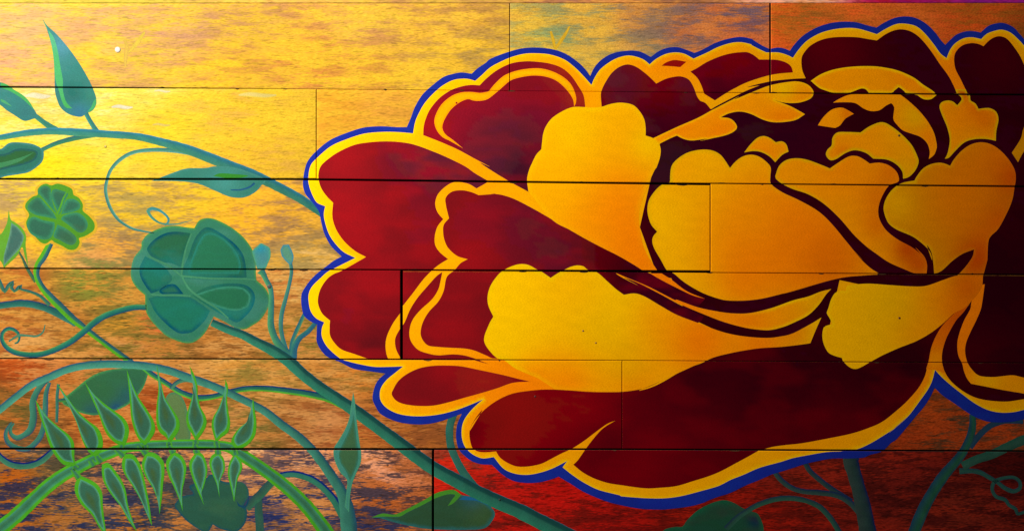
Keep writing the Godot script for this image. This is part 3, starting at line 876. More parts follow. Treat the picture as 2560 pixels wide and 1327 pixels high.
func paint_08_painted_leaf() -> void:
	begin("painted_leaf", "narrow pointed bud leaf with a lime edge at the left side below the joint", "painted leaf")
	shape(thing, "lime_edge", [[18,472, 22,493, 32,500, 48,513, 57,531, 56,551, 59,576, 62,601], [62,601, 54,576, 48,556, 36,576, 7,603], [7,603, 2,590, -9,576, -9,540, 4,522, 13,504, 16,490, 18,472]], false, 5, Color(0.06061, 0.1829, 0.01952), {grid = 4.0})
	shape(thing, "blade", [[24,501, 40,513, 52,531, 49,545, 40,562, 23,580, 7,598], [7,598, 7,576, 14,549, 20,526, 24,501]], false, 6, Color(0.02748, 0.07562, 0.06766), {rim = Color(0.06089, 0.1515, 0.1138), rim_width = 4.5, grid = 4.0})
	stroke(thing, "stalk", [40,565,4.5, 50,583,5.4, 58,601,7.2, 70,621,8.1, 79,634,9.0], 2, [[-1, Color(0.0475, 0.09552, 0.02084)], [0, Color(0.02542, 0.06672, 0.04715)], [1, Color(0.01324, 0.03887, 0.04715)]])


func paint_09_painted_vine() -> void:
	begin("painted_vine", "dark teal stem from the left edge joining the stalk of the lobed leaf", "painted vine", "green stems winding over the boards")
	stroke(thing, "stem", [-27,691,16.2, 0,687,15.3, 23,684,15.3, 48,682,16.2, 78,686,16.2, 107,695,16.2, 135,708,18.0, 171,727,18.0], 2, [[-1, Color(0.02784, 0.1229, 0.09486)], [-0.2, Color(0.01344, 0.08034, 0.07135)], [0.5, Color(0.01052, 0.05972, 0.06436)], [1, Color(0.0145, 0.02118, 0.09486)]])


func paint_10_painted_tendril() -> void:
	begin("painted_tendril", "small zigzag tendril at the left edge below the bud leaf", "painted tendril", "curling tendrils")
	stroke(thing, "zigzag", [-5,628,8.1, 2,644,9.0, 9,656,8.1, 16,644,8.1, 27,634,8.1, 24,648,8.1, 31,655,7.2, 45,642,8.1, 44,650,6.3, 50,652,5.4, 69,657,6.3, 90,667,7.2, 110,686,9.0], 4, [[-1, Color(0.04412, 0.1167, 0.04902)], [0, Color(0.0195, 0.08355, 0.06773)], [1, Color(0.01376, 0.05669, 0.07476)]])


func paint_11_painted_tendril() -> void:
	begin("painted_tendril", "S-shaped teal stem ending in a spiral at the left, crossing the lobed leaf's stalk", "painted tendril", "curling tendrils")
	stroke(thing, "curl", [329,691,11.7, 297,692,12.6, 261,701,13.5, 232,712,13.5, 209,727,14.4, 180,752,13.5, 152,772,13.5, 119,788,12.6, 90,797,12.6, 62,798,11.7, 33,793,11.7, 13,781,10.8, 3,765,9.0, 4,749,8.1, 14,740,8.1, 26,740,8.1, 38,748,7.2, 42,760,5.4, 38,770,4.5, 31,773,2.7], 5, [[-1, Color(0.04432, 0.1768, 0.05543)], [-0.4, Color(0.01556, 0.1123, 0.08453)], [0.3, Color(0.01035, 0.08623, 0.07658)], [1, Color(0.0082, 0.03081, 0.09294)]])
	stroke(thing, "curl", [18,768,3.6, 30,760,4.5, 42,754,5.4, 62,755,4.5, 81,756,4.5, 95,747,3.6, 100,730,1.8], 6, [[-1, Color(0.049, 0.1296, 0.08304)], [0, Color(0.03845, 0.1103, 0.07523)], [1, Color(0.049, 0.1296, 0.08304)]])


func paint_12_painted_bloom() -> void:
	begin("painted_bloom", "big round teal-green five-petalled bloom at the left of the red flower", "painted flower")
	shape(thing, "pale_edge", [[436,513, 446,497, 460,491, 479,492, 503,502, 526,516, 548,535, 567,562, 574,588, 575,616, 576,630], [576,630, 595,647, 605,668, 602,692, 586,718, 567,732, 548,741, 526,736, 503,723, 480,712], [480,712, 462,746, 447,762, 431,771, 412,771, 393,765, 374,756, 360,744, 339,721, 327,699, 325,664], [325,664, 306,647, 294,626, 294,602, 301,578, 316,559, 317,545, 320,540, 332,526, 365,511, 393,508, 417,511, 436,513]], false, 5, Color(0.0221, 0.1202, 0.07711), {rim = Color(0.04745, 0.1765, 0.04083), rim_width = 4.5, mottle = Color(0.03675, 0.1525, 0.1406), mottled = 0.5, grid = 4.0})
	shape(thing, "petal", [[431,525, 422,552, 405,601], [405,601, 384,592, 365,590, 341,578, 331,566, 329,560, 341,543, 365,527, 393,521, 431,525]], false, 6, Color(0.01187, 0.07872, 0.04201), {rim = Color(0.002442, 0.04307, 0.07852), rim_width = 9.9, rim_at = [360, 526, 56], mottle = Color(0.01, 0.1177, 0.1169), mottled = 0.5, spots = [[412, 623, 38, Color(0.02011, 0.1094, 0.07199), 0.9], [387, 504, 36, Color(0.02477, 0.07594, 0.03094), 0.35]], grid = 4.0})
	shape(thing, "petal", [[554,624, 484,629, 410,626], [410,626, 412,602, 422,578, 431,552, 441,531, 458,513, 474,513, 498,526, 526,547, 545,571, 552,597, 554,624]], false, 6, Color(0.01228, 0.09153, 0.05775), {rim = Color(0.002634, 0.04646, 0.0847), rim_width = 9.9, rim_at = [513, 558, 76], mottle = Color(0.01079, 0.127, 0.1261), mottled = 0.5, spots = [[412, 623, 38, Color(0.02011, 0.1094, 0.07199), 0.9], [387, 504, 36, Color(0.02477, 0.07594, 0.03094), 0.35]], grid = 4.0})
	shape(thing, "petal", [[325,576, 313,602, 315,623, 327,645, 339,660], [339,660, 360,652, 384,633, 386,621], [386,621, 365,597, 325,576]], false, 6, Color(0.01037, 0.0946, 0.0663), {rim = Color(0.002532, 0.04465, 0.08141), rim_width = 9.9, rim_at = [315, 639, 54], mottle = Color(0.01037, 0.122, 0.1212), mottled = 0.5, spots = [[412, 623, 38, Color(0.02011, 0.1094, 0.07199), 0.9], [387, 504, 36, Color(0.02477, 0.07594, 0.03094), 0.35]], grid = 4.0})
	shape(thing, "petal", [[412,661, 377,665, 357,656, 372,642, 393,640, 412,661]], false, 6, Color(0.01086, 0.08229, 0.0555), {rim = Color(0.002652, 0.04679, 0.08529), rim_width = 9.9, mottle = Color(0.01086, 0.1279, 0.127), mottled = 0.5, spots = [[412, 623, 38, Color(0.02011, 0.1094, 0.07199), 0.9], [387, 504, 36, Color(0.02477, 0.07594, 0.03094), 0.35]], grid = 4.0})
	shape(thing, "petal", [[333,671, 365,664, 422,668, 450,683, 472,699], [472,699, 460,721, 436,744, 417,750, 398,748, 374,730, 348,702, 333,671]], false, 6, Color(0.01054, 0.1053, 0.0738), {rim = Color(0.002818, 0.0497, 0.09061), rim_width = 9.9, rim_at = [396, 734, 68], mottle = Color(0.01154, 0.1358, 0.1349), mottled = 0.5, spots = [[412, 623, 38, Color(0.02011, 0.1094, 0.07199), 0.9], [387, 504, 36, Color(0.02477, 0.07594, 0.03094), 0.35]], grid = 4.0})
	shape(thing, "petal", [[431,664, 460,647, 503,638, 543,639, 564,649, 573,668, 567,692, 550,713, 531,725, 507,713, 472,692, 431,664]], false, 6, Color(0.0126, 0.09493, 0.05876), {rim = Color(0.002945, 0.05194, 0.09469), rim_width = 9.9, rim_at = [558, 693, 68], mottle = Color(0.01206, 0.1419, 0.141), mottled = 0.5, spots = [[412, 623, 38, Color(0.02011, 0.1094, 0.07199), 0.9], [387, 504, 36, Color(0.02477, 0.07594, 0.03094), 0.35]], grid = 4.0})
	shape(thing, "inner_petal", [[443,550, 460,526, 484,526, 512,545, 533,571, 541,597, 536,616], [536,616, 484,616, 422,616], [422,616, 427,592, 443,550]], false, 7, Color(0.01401, 0.1029, 0.05826), {rim = Color(0.01516, 0.1281, 0.107), rim_width = 7.2, grid = 4.0})
	shape(thing, "inner_petal", [[436,664, 467,653, 503,645, 538,646, 557,656, 563,671, 557,690], [557,690, 531,699, 495,692, 460,678, 436,664]], false, 7, Color(0.01476, 0.09754, 0.05272), {rim = Color(0.02709, 0.1641, 0.1173), rim_width = 5.4, grid = 4.0})
	stroke(thing, "vein", [430,525,4.5, 418,558,4.5, 410,594,5.4, 407,621,4.5], 8, [[-1, Color(0.0267, 0.1284, 0.07692)], [0, Color(0.03542, 0.1541, 0.08822)], [1, Color(0.0267, 0.1284, 0.07692)]])
	stroke(thing, "vein", [407,621,4.5, 378,598,4.5, 351,585,4.5, 333,576,3.6], 9, [[-1, Color(0.02633, 0.1266, 0.07587)], [0, Color(0.03493, 0.152, 0.08702)], [1, Color(0.02633, 0.1266, 0.07587)]])
	stroke(thing, "vein", [407,619,4.5, 423,648,5.4, 450,670,5.4, 486,693,4.5, 513,716,3.6], 10, [[-1, Color(0.02957, 0.1422, 0.0852)], [0, Color(0.03923, 0.1707, 0.09772)], [1, Color(0.02957, 0.1422, 0.0852)]])
	stroke(thing, "vein", [338,662,3.6, 360,664,4.5, 396,664,5.4, 428,666,4.5], 11, [[-1, Color(0.02812, 0.1352, 0.08102)], [0, Color(0.0373, 0.1623, 0.09293)], [1, Color(0.02812, 0.1352, 0.08102)]])
	stroke(thing, "vein", [407,621,5.4, 468,626,4.5, 540,627,3.6, 576,630,2.7], 12, [[-1, Color(0.02934, 0.1411, 0.08453)], [0, Color(0.03892, 0.1693, 0.09695)], [1, Color(0.02934, 0.1411, 0.08453)]])


func paint_13_painted_bud() -> void:
	begin("painted_bud", "pale cyan round bud standing right of the green bloom, leaning on it", "painted bud", "two small buds on thin stems")
	shape(thing, "bud", [[567,564, 579,553, 586,547, 595,551, 606,558, 608,576, 602,592, 595,605, 579,605, 574,592, 569,576]], true, 6, Color(0.04417, 0.1861, 0.1866), {rim = Color(0.05002, 0.2136, 0.1366), rim_width = 4.5, spots = [[585, 558, 13, Color(0.01152, 0.1707, 0.2754), 0.9], [590, 580, 13, Color(0.03393, 0.1275, 0.1877), 0.5]], grid = 4.0})
	stroke(thing, "stalk", [585,608,19.8, 591,615,13.5, 598,630,11.7, 607,647,11.7, 610,670,11.7, 609,699,13.5, 609,734,15.3, 619,763,16.2, 634,785,18.0, 648,799,19.8], 6, [[-1, Color(0.06275, 0.2381, 0.1063)], [0, Color(0.02956, 0.1533, 0.1063)], [1, Color(0.01957, 0.08938, 0.1169)]])


func paint_14_painted_bud() -> void:
	begin("painted_bud", "small angular blue-green bud on the thinner stem nearest the red flower", "painted bud", "two small buds on thin stems")
	shape(thing, "bud", [[630,562, 636,551], [636,551, 649,550], [649,550, 656,564, 660,579, 654,595, 645,590, 633,576], [633,576, 630,562]], false, 6, Color(0.06555, 0.1936, 0.1421), {rim = Color(0.03508, 0.1672, 0.2395), rim_width = 5.4, grid = 4.0})
	stroke(thing, "stalk", [652,587,8.1, 655,611,8.1, 650,640,8.1, 641,675,9.0, 633,706,9.9, 631,734,9.9, 634,756,9.9, 641,783,11.7, 650,799,12.6], 4, [[-1, Color(0.05715, 0.1978, 0.1561)], [0, Color(0.03428, 0.1448, 0.1198)], [1, Color(0.01651, 0.09163, 0.1434)]])


func paint_15_painted_vine() -> void:
	begin("painted_vine", "pair of thin teal stems rising from the main branch to the blue outline", "painted vine", "green stems winding over the boards")
	stroke(thing, "stem", [688,698,6.3, 683,708,8.1, 673,730,9.0, 662,754,9.0, 655,776,9.0, 654,801,10.8], 3, [[-1, Color(0.02116, 0.1066, 0.1384)], [0, Color(0.02116, 0.1173, 0.1384)], [1, Color(0.06783, 0.2086, 0.09394)]])
	stroke(thing, "stem", [720,717,7.2, 709,727,9.0, 692,746,10.8, 673,761,11.7, 662,783,13.5, 659,806,16.2], 7, [[-1, Color(0.03061, 0.1559, 0.129)], [0, Color(0.01777, 0.09864, 0.1543)], [1, Color(0.01568, 0.07991, 0.1543)]])


func paint_16_painted_vine() -> void:
	begin("painted_vine", "main dark teal branch running diagonally from the green bloom to the bottom edge", "painted vine", "green stems winding over the boards")
	stroke(thing, "stem", [475,725,16.2, 514,742,18.9, 545,753,19.8, 573,768,21.6, 605,784,23.4, 633,801,25.2, 654,817,27.0, 680,841,26.1, 716,869,25.2, 763,900,26.1, 810,932,27.9, 860,969,28.8, 898,997,29.7, 943,1031,30.6, 978,1055,30.6, 1026,1081,31.5, 1074,1107,31.5, 1121,1129,32.4, 1168,1149,33.3, 1215,1173,34.2, 1260,1195,34.2, 1314,1222,34.2], 9, [[-1, Color(0.02319, 0.1711, 0.1124)], [-0.3, Color(0.02226, 0.1366, 0.1004)], [0.15, Color(0.02046, 0.1161, 0.08921)], [0.4, Color(0.01026, 0.05905, 0.05677)], [0.85, Color(0.00913, 0.04964, 0.0535)], [1, Color(0.01875, 0.09316, 0.1531)]])
	stroke(thing, "side_stem", [1020,932,17.1, 1013,954,17.1, 1011,974,17.1, 1014,1003,17.1, 1026,1033,17.1, 1042,1062,18.0, 1066,1094,19.8, 1094,1118,18.0], 8, [[-1, Color(0.02421, 0.1374, 0.1188)], [0, Color(0.02634, 0.1234, 0.09803)], [1, Color(0.02219, 0.09792, 0.0932)]])


func paint_17_painted_vine() -> void:
	begin("painted_vine", "long teal stem arching over the fern from the left edge to the bottom", "painted vine", "green stems winding over the boards")
	stroke(thing, "stem", [-27,940,14.4, 0,920,15.3, 36,891,15.3, 71,865,16.2, 114,846,17.1, 147,832,17.1, 185,823,17.1, 238,819,18.0, 284,820,18.0, 332,824,18.0, 380,834,18.0, 419,848,18.0, 467,864,18.0, 514,884,17.1, 562,907,17.1, 598,927,18.0, 633,955,18.9, 669,981,19.8, 699,1009,20.7, 722,1037,21.6, 749,1076,22.5, 768,1107,25.2, 778,1136,30.6, 783,1170,36.0, 787,1215,37.8], 4, [[-1, Color(0.04765, 0.2129, 0.1543)], [-0.4, Color(0.03689, 0.1691, 0.1363)], [0.2, Color(0.0306, 0.1432, 0.1173)], [0.7, Color(0.01777, 0.07989, 0.1063)], [1, Color(0.01777, 0.056, 0.1173)]])
	stroke(thing, "stem", [621,1073,12.6, 634,1069,13.5, 652,1066,14.4, 675,1069,15.3, 706,1081,16.2, 734,1104,16.2, 754,1129,18.0, 772,1161,19.8], 3, [[-1, Color(0.02838, 0.1573, 0.1011)], [-0.2, Color(0.02838, 0.1573, 0.1131)], [0.4, Color(0.02431, 0.1296, 0.1131)], [0.55, Color(0.006224, 0.01946, 0.1542)], [1, Color(0.007139, 0.02124, 0.1695)]])


func paint_18_painted_frond() -> void:
	begin("painted_frond", "curled teal fronds hanging from the arching stem at the left", "painted frond")
	stroke(thing, "frond", [112,850,9.0, 94,864,12.6, 79,886,14.4, 72,909,15.3, 74,936,16.2, 68,965,16.2, 52,979,12.6, 36,985,12.6, 23,976,9.0, 22,963,7.2, 30,952,3.6], 3, [[-1, Color(0.03497, 0.1544, 0.1088)], [0, Color(0.0275, 0.1207, 0.08962)], [0.6, Color(0.01961, 0.09178, 0.08084)], [1, Color(0.0458, 0.0266, 0.08084)]])
	stroke(thing, "frond", [110,860,7.2, 102,886,10.8, 100,927,12.6, 96,963,12.6, 84,990,12.6, 59,1010,11.7, 32,1006,11.7, 15,993,10.8, 11,975,9.0, 18,959,6.3, 25,950,3.6], 2, [[-1, Color(0.03181, 0.1344, 0.1011)], [0, Color(0.02638, 0.113, 0.09163)], [1, Color(0.02005, 0.04828, 0.1112)]])
	stroke(thing, "frond", [130,864,7.2, 127,891,7.2, 127,918,7.2, 126,950,6.3], 3, [[-1, Color(0.03101, 0.131, 0.09861)], [0, Color(0.02408, 0.1102, 0.08059)], [1, Color(0.01955, 0.05999, 0.09861)]])
	stroke(thing, "frond", [-9,1017,12.6, 0,1029,13.5, 23,1044,15.3, 55,1048,15.3, 83,1041,15.3, 104,1026,14.4, 122,1008,10.8], 1, [[-1, Color(0.0384, 0.1566, 0.08878)], [-0.2, Color(0.02653, 0.1108, 0.07973)], [0.4, Color(0.02153, 0.1008, 0.08878)], [0.6, Color(0.006095, 0.01372, 0.1086)], [1, Color(0.006095, 0.01372, 0.1194)]])


func paint_19_painted_leaf() -> void:
	begin("painted_leaf", "broad dark green leaf behind the fern under the arching stem", "painted leaf")
	shape(thing, "blade", [[133,898, 147,891, 171,872, 197,851, 228,836, 266,829, 309,827, 332,835], [332,835, 330,848, 318,877, 290,908, 249,927, 214,934, 185,930, 161,920, 142,910], [142,910, 133,898]], false, 1, Color(0.02292, 0.08959, 0.04173), {rim = Color(0.04077, 0.1822, 0.05849), rim_width = 5.4, mottle = Color(0.01848, 0.09316, 0.05849), mottled = 0.5, spots = [[288, 891, 27, Color(0.01275, 0.06333, 0.1041), 0.6], [261, 922, 18, Color(0.01027, 0.04432, 0.1392), 0.9], [207, 932, 22, Color(0.01278, 0.03804, 0.1148), 0.7]], grid = 4.0})
	stroke(thing, "stalk", [124,900,4.5, 135,901,7.2, 148,900,8.1], 2, [[-1, Color(0.04556, 0.1786, 0.02852)], [0, Color(0.02566, 0.11, 0.05063)], [1, Color(0.01205, 0.03586, 0.0984)]])


func paint_20_painted_vine() -> void:
	begin("painted_vine", "thin lime and navy stem winding behind the arching stem to the main branch", "painted vine", "green stems winding over the boards")
	stroke(thing, "stem", [310,817,10.8, 326,830,11.7, 342,843,11.7, 370,860,11.7, 403,881,12.6, 435,893,13.5, 454,895,14.4, 479,892,12.6, 502,886,11.7, 526,879,11.7, 557,874,12.6, 598,874,13.5, 644,879,14.4, 692,886,15.3, 740,897,17.1, 788,920,18.0], 2, [[-1, Color(0.06056, 0.2947, 0.02363)], [-0.55, Color(0.05348, 0.2586, 0.03347)], [-0.3, Color(0.0175, 0.1072, 0.08477)], [0.4, Color(0.01415, 0.08759, 0.07574)], [0.7, Color(0.007742, 0.02626, 0.1155)], [1, Color(0.01121, 0.03106, 0.1391)]])
	stroke(thing, "loop", [382,875,6.3, 389,867,9.0, 401,858,9.9, 416,855,9.0, 434,858,7.2], 3, [[-1, Color(0.04982, 0.1679, 0.1076)], [0, Color(0.03384, 0.1313, 0.09749)], [1, Color(0.01318, 0.02893, 0.08794)]])


func paint_21_painted_leaf() -> void:
	begin("painted_leaf", "pale grey-green leaf half hidden behind the middle of the fern", "painted leaf")
	shape(thing, "blade", [[378,886, 393,882, 407,891, 418,914, 423,945, 428,979, 423,990, 396,990, 387,954, 378,918, 371,900]], true, 1, Color(0.0805, 0.1467, 0.05579), {rim = Color(0.05287, 0.1517, 0.07487), rim_width = 7.2, grid = 4.0})


func paint_22_painted_leaf() -> void:
	begin("painted_leaf", "pointed teal leaf with a tall thin tip standing right of the fern", "painted leaf")
	shape(thing, "blade", [[794,882, 798,903, 800,927, 804,962, 808,993, 812,1017, 811,1041, 801,1064, 792,1088, 787,1117, 785,1152], [785,1152, 775,1140], [775,1140, 779,1105, 780,1079, 766,1064, 756,1045, 750,1024, 751,1007, 761,991, 775,967, 785,941, 789,915, 794,882]], false, 10, Color(0.04265, 0.197, 0.1687), {rim = Color(0.05423, 0.2394, 0.1534), rim_width = 3.6, grid = 4.0})
	shape(thing, "dark_center", [[795,932, 799,962, 802,993, 806,1017, 804,1041, 795,1064, 787,1081], [787,1081, 778,1060, 766,1041, 762,1022, 768,1003, 780,979, 791,951, 795,932]], false, 11, Color(0.03982, 0.111, 0.05335), {rim = Color(0.03026, 0.1417, 0.1001), rim_width = 4.5, grid = 4.0})


func paint_23_painted_fern() -> void:
	begin("painted_fern", "bright lime-edged fern frond bending over the lower left boards", "painted fern")
	stroke(thing, "stem", [-36,1215,36.0, 0,1188,34.2, 36,1159,32.4, 71,1126,31.5, 107,1093,29.7, 142,1068,28.8, 178,1049,27.9, 213,1032,27.0, 249,1018,24.3, 284,1007,22.5, 332,1002,21.6, 380,1000,21.6, 450,999,21.6, 486,1001,21.6, 517,1007,24.3, 533,1017,26.1, 557,1032,27.0, 592,1056,27.9, 628,1083,28.8, 659,1109,29.7, 688,1138,30.6, 711,1166,31.5, 733,1197,33.3, 749,1224,34.2], 9, [[-1, Color(0.05275, 0.2908, 0.014)], [-0.62, Color(0.04858, 0.2642, 0.01767)], [-0.45, Color(0.04084, 0.2027, 0.1061)], [-0.05, Color(0.02864, 0.1205, 0.07567)], [0.25, Color(0.03387, 0.1325, 0.06682)], [0.5, Color(0.03611, 0.1725, 0.1299)], [0.65, Color(0.04858, 0.2642, 0.01767)], [1, Color(0.05711, 0.2908, 0.014)]])
	var leaf1 := shape(thing, "leaflet", [[78,899, 102,934, 128,958, 152,977, 164,993, 166,1012, 166,1031, 170,1050], [170,1050, 142,1045, 121,1022, 109,998, 100,969, 88,934, 78,899]], false, 10, Color(0.04691, 0.2389, 0.01326), {rim = Color(0.03991, 0.2294, 0.01326), rim_width = 2.7, grid = 3.0})
	stroke(leaf1, "stalk", [165,1048,11.7, 172,1055,15.3], 16, [[-1, Color(0.04679, 0.2477, 0.01432)], [-0.6, Color(0.0431, 0.2091, 0.03339)], [-0.2, Color(0.03005, 0.1242, 0.07909)], [0.2, Color(0.03005, 0.1242, 0.07909)], [0.6, Color(0.0431, 0.2091, 0.03339)], [1, Color(0.04679, 0.2477, 0.01432)]])
	shape(leaf1, "blade", [[85,911, 105,940, 127,961, 146,978, 156,993, 159,1009, 160,1024, 164,1040], [164,1040, 142,1035, 124,1014, 114,994, 105,970, 94,940, 85,911]], false, 11, Color(0.02606, 0.08968, 0.06066), {rim = Color(0.0519, 0.2078, 0.1402), rim_width = 4.5, grid = 3.0})
	shape(leaf1, "blade_heart", [[102,939, 114,957, 125,969, 136,980, 142,988, 144,997, 145,1006, 148,1015], [148,1015, 137,1011, 127,998, 121,986, 115,973, 108,956, 102,939]], false, 12, Color(0.03355, 0.07754, 0.03296), {rim = Color(0.02771, 0.08399, 0.05191), rim_width = 6.3, grid = 3.0})
	var leaf2 := shape(thing, "leaflet", [[126,861, 147,889, 171,922, 197,946, 218,962, 228,981, 230,1003, 221,1022, 214,1029], [214,1029, 197,1015, 185,993, 177,969, 169,946, 152,910, 138,884, 126,861]], false, 13, Color(0.04649, 0.2367, 0.01314), {rim = Color(0.03955, 0.2273, 0.01314), rim_width = 2.7, grid = 3.0})
	stroke(leaf2, "stalk", [216,1026,11.7, 227,1040,15.3], 16, [[-1, Color(0.04692, 0.2484, 0.01436)], [-0.6, Color(0.04321, 0.2097, 0.03348)], [-0.2, Color(0.03013, 0.1245, 0.07929)], [0.2, Color(0.03013, 0.1245, 0.07929)], [0.6, Color(0.04321, 0.2097, 0.03348)], [1, Color(0.04692, 0.2484, 0.01436)]])
	shape(leaf2, "blade", [[133,874, 151,897, 171,926, 192,947, 209,962, 217,979, 220,997, 214,1012, 209,1017], [209,1017, 195,1005, 185,986, 177,966, 170,946, 155,915, 143,893, 133,874]], false, 14, Color(0.02582, 0.08887, 0.06012), {rim = Color(0.05142, 0.2059, 0.1389), rim_width = 4.5, grid = 3.0})
	shape(leaf2, "blade_heart", [[151,905, 161,919, 172,936, 183,949, 192,958, 197,967, 199,978, 197,986, 195,989], [195,989, 188,981, 182,970, 177,959, 172,947, 164,929, 157,916, 151,905]], false, 15, Color(0.03325, 0.07684, 0.03266), {rim = Color(0.02744, 0.08318, 0.0514), rim_width = 6.3, grid = 3.0})
	var leaf3 := shape(thing, "leaflet", [[188,857, 206,882, 230,905, 256,924, 278,941, 288,960, 288,979, 280,1003], [280,1003, 261,998, 242,981, 230,958, 221,932, 206,898, 188,857]], false, 10, Color(0.04696, 0.2391, 0.01327), {rim = Color(0.03995, 0.2296, 0.01327), rim_width = 2.7, grid = 3.0})
	stroke(leaf3, "stalk", [273,1001,11.7, 270,1010,15.3], 16, [[-1, Color(0.04666, 0.247, 0.01428)], [-0.6, Color(0.04297, 0.2085, 0.03329)], [-0.2, Color(0.02996, 0.1238, 0.07885)], [0.2, Color(0.02996, 0.1238, 0.07885)], [0.6, Color(0.04297, 0.2085, 0.03329)], [1, Color(0.04666, 0.247, 0.01428)]])
	shape(leaf3, "blade", [[195,867, 211,889, 230,910, 252,927, 269,942, 278,958, 279,974, 274,993], [274,993, 259,988, 244,973, 233,953, 224,931, 212,903, 195,867]], false, 11, Color(0.02608, 0.08977, 0.06072), {rim = Color(0.05195, 0.208, 0.1403), rim_width = 4.5, grid = 3.0})
	shape(leaf3, "blade_heart", [[213,895, 222,908, 233,920, 244,931, 254,940, 259,949, 260,958, 259,968], [259,968, 251,964, 243,955, 236,944, 231,931, 223,915, 213,895]], false, 12, Color(0.03358, 0.07762, 0.03299), {rim = Color(0.02773, 0.08406, 0.05195), rim_width = 6.3, grid = 3.0})
	var leaf4 := shape(thing, "leaflet", [[284,831, 297,865, 311,894, 330,922, 344,946, 348,967, 339,986, 325,1003], [325,1003, 311,988, 301,967, 294,939, 291,903, 288,867, 284,831]], false, 13, Color(0.04796, 0.2442, 0.01356), {rim = Color(0.0408, 0.2345, 0.01356), rim_width = 2.7, grid = 3.0})
	stroke(leaf4, "stalk", [326,1001,11.7, 326,1008,15.3], 16, [[-1, Color(0.04776, 0.2528, 0.01462)], [-0.6, Color(0.04399, 0.2134, 0.03408)], [-0.2, Color(0.03067, 0.1268, 0.08072)], [0.2, Color(0.03067, 0.1268, 0.08072)], [0.6, Color(0.04399, 0.2134, 0.03408)], [1, Color(0.04776, 0.2528, 0.01462)]])
	shape(leaf4, "blade", [[288,843, 298,873, 309,898, 324,922, 336,943, 339,961, 333,977, 323,991], [323,991, 312,979, 304,960, 298,936, 295,905, 292,875, 288,843]], false, 14, Color(0.02664, 0.09168, 0.06201), {rim = Color(0.05304, 0.2124, 0.1432), rim_width = 4.5, grid = 3.0})
	shape(leaf4, "blade_heart", [[296,876, 302,893, 308,908, 315,922, 321,935, 323,945, 321,954, 317,962], [317,962, 311,954, 307,944, 304,929, 301,912, 299,894, 296,876]], false, 15, Color(0.0343, 0.07927, 0.03369), {rim = Color(0.02831, 0.08581, 0.05303), rim_width = 6.3, grid = 3.0})
	var leaf5 := shape(thing, "leaflet", [[351,819, 361,860, 370,894, 387,920, 401,943, 403,962, 396,977, 380,998], [380,998, 373,984, 358,972, 351,951, 351,915, 355,879, 354,851, 351,819]], false, 10, Color(0.04908, 0.2499, 0.01387), {rim = Color(0.04175, 0.24, 0.01387), rim_width = 2.7, grid = 3.0})
	stroke(leaf5, "stalk", [379,994,11.7, 380,1001,15.3], 16, [[-1, Color(0.04868, 0.2577, 0.0149)], [-0.6, Color(0.04484, 0.2176, 0.03474)], [-0.2, Color(0.03127, 0.1292, 0.08228)], [0.2, Color(0.03127, 0.1292, 0.08228)], [0.6, Color(0.04484, 0.2176, 0.03474)], [1, Color(0.04868, 0.2577, 0.0149)]])
	shape(leaf5, "blade", [[354,832, 361,868, 369,896, 382,919, 393,940, 395,956, 390,968, 378,986], [378,986, 373,974, 362,963, 356,945, 355,914, 357,884, 356,860, 354,832]], false, 11, Color(0.02726, 0.09382, 0.06346), {rim = Color(0.05428, 0.2174, 0.1466), rim_width = 4.5, grid = 3.0})
	shape(leaf5, "blade_heart", [[360,866, 364,887, 368,904, 374,917, 380,929, 381,939, 379,946, 374,956], [374,956, 371,949, 366,942, 363,932, 362,914, 362,896, 361,882, 360,866]], false, 12, Color(0.0351, 0.08112, 0.03448), {rim = Color(0.02896, 0.08779, 0.05425), rim_width = 6.3, grid = 3.0})
	var leaf6 := shape(thing, "leaflet", [[425,822, 436,843, 443,867, 444,891, 450,915, 462,938, 463,957, 453,976, 440,993], [440,993, 431,976, 421,960, 418,938, 424,915, 431,893, 435,870, 431,846, 425,822]], false, 13, Color(0.05036, 0.2564, 0.01423), {rim = Color(0.04283, 0.2462, 0.01423), rim_width = 2.7, grid = 3.0})
	stroke(leaf6, "stalk", [438,990,11.7, 440,999,15.3], 16, [[-1, Color(0.05002, 0.2648, 0.01531)], [-0.6, Color(0.04607, 0.2235, 0.0357)], [-0.2, Color(0.03213, 0.1328, 0.08454)], [0.2, Color(0.03213, 0.1328, 0.08454)], [0.6, Color(0.04607, 0.2235, 0.0357)], [1, Color(0.05002, 0.2648, 0.01531)]])
	shape(leaf6, "blade", [[427,834, 435,853, 440,873, 442,894, 446,914, 455,935, 456,951, 449,967, 439,981], [439,981, 433,967, 425,952, 423,934, 427,914, 432,895, 434,875, 431,855, 427,834]], false, 14, Color(0.02797, 0.09626, 0.06511), {rim = Color(0.05572, 0.2232, 0.1505), rim_width = 4.5, grid = 3.0})
	shape(leaf6, "blade_heart", [[430,866, 434,876, 437,888, 438,900, 440,912, 444,924, 445,934, 441,943, 437,951], [437,951, 434,943, 430,934, 429,924, 431,912, 433,901, 434,889, 432,878, 430,866]], false, 15, Color(0.03601, 0.08323, 0.03538), {rim = Color(0.02979, 0.0903, 0.05581), rim_width = 6.3, grid = 3.0})
	var leaf7 := shape(thing, "leaflet", [[506,853, 512,870, 510,898, 513,926, 517,953, 512,972, 498,983, 485,995], [485,995, 479,976, 475,957, 479,938, 491,917, 500,893, 505,874, 506,853]], false, 10, Color(0.05281, 0.2689, 0.01493), {rim = Color(0.04492, 0.2582, 0.01493), rim_width = 2.7, grid = 3.0})
	stroke(leaf7, "stalk", [486,992,11.7, 487,1001,15.3], 16, [[-1, Color(0.05136, 0.2719, 0.01572)], [-0.6, Color(0.0473, 0.2295, 0.03665)], [-0.2, Color(0.03298, 0.1363, 0.0868)], [0.2, Color(0.03298, 0.1363, 0.0868)], [0.6, Color(0.0473, 0.2295, 0.03665)], [1, Color(0.05136, 0.2719, 0.01572)]])
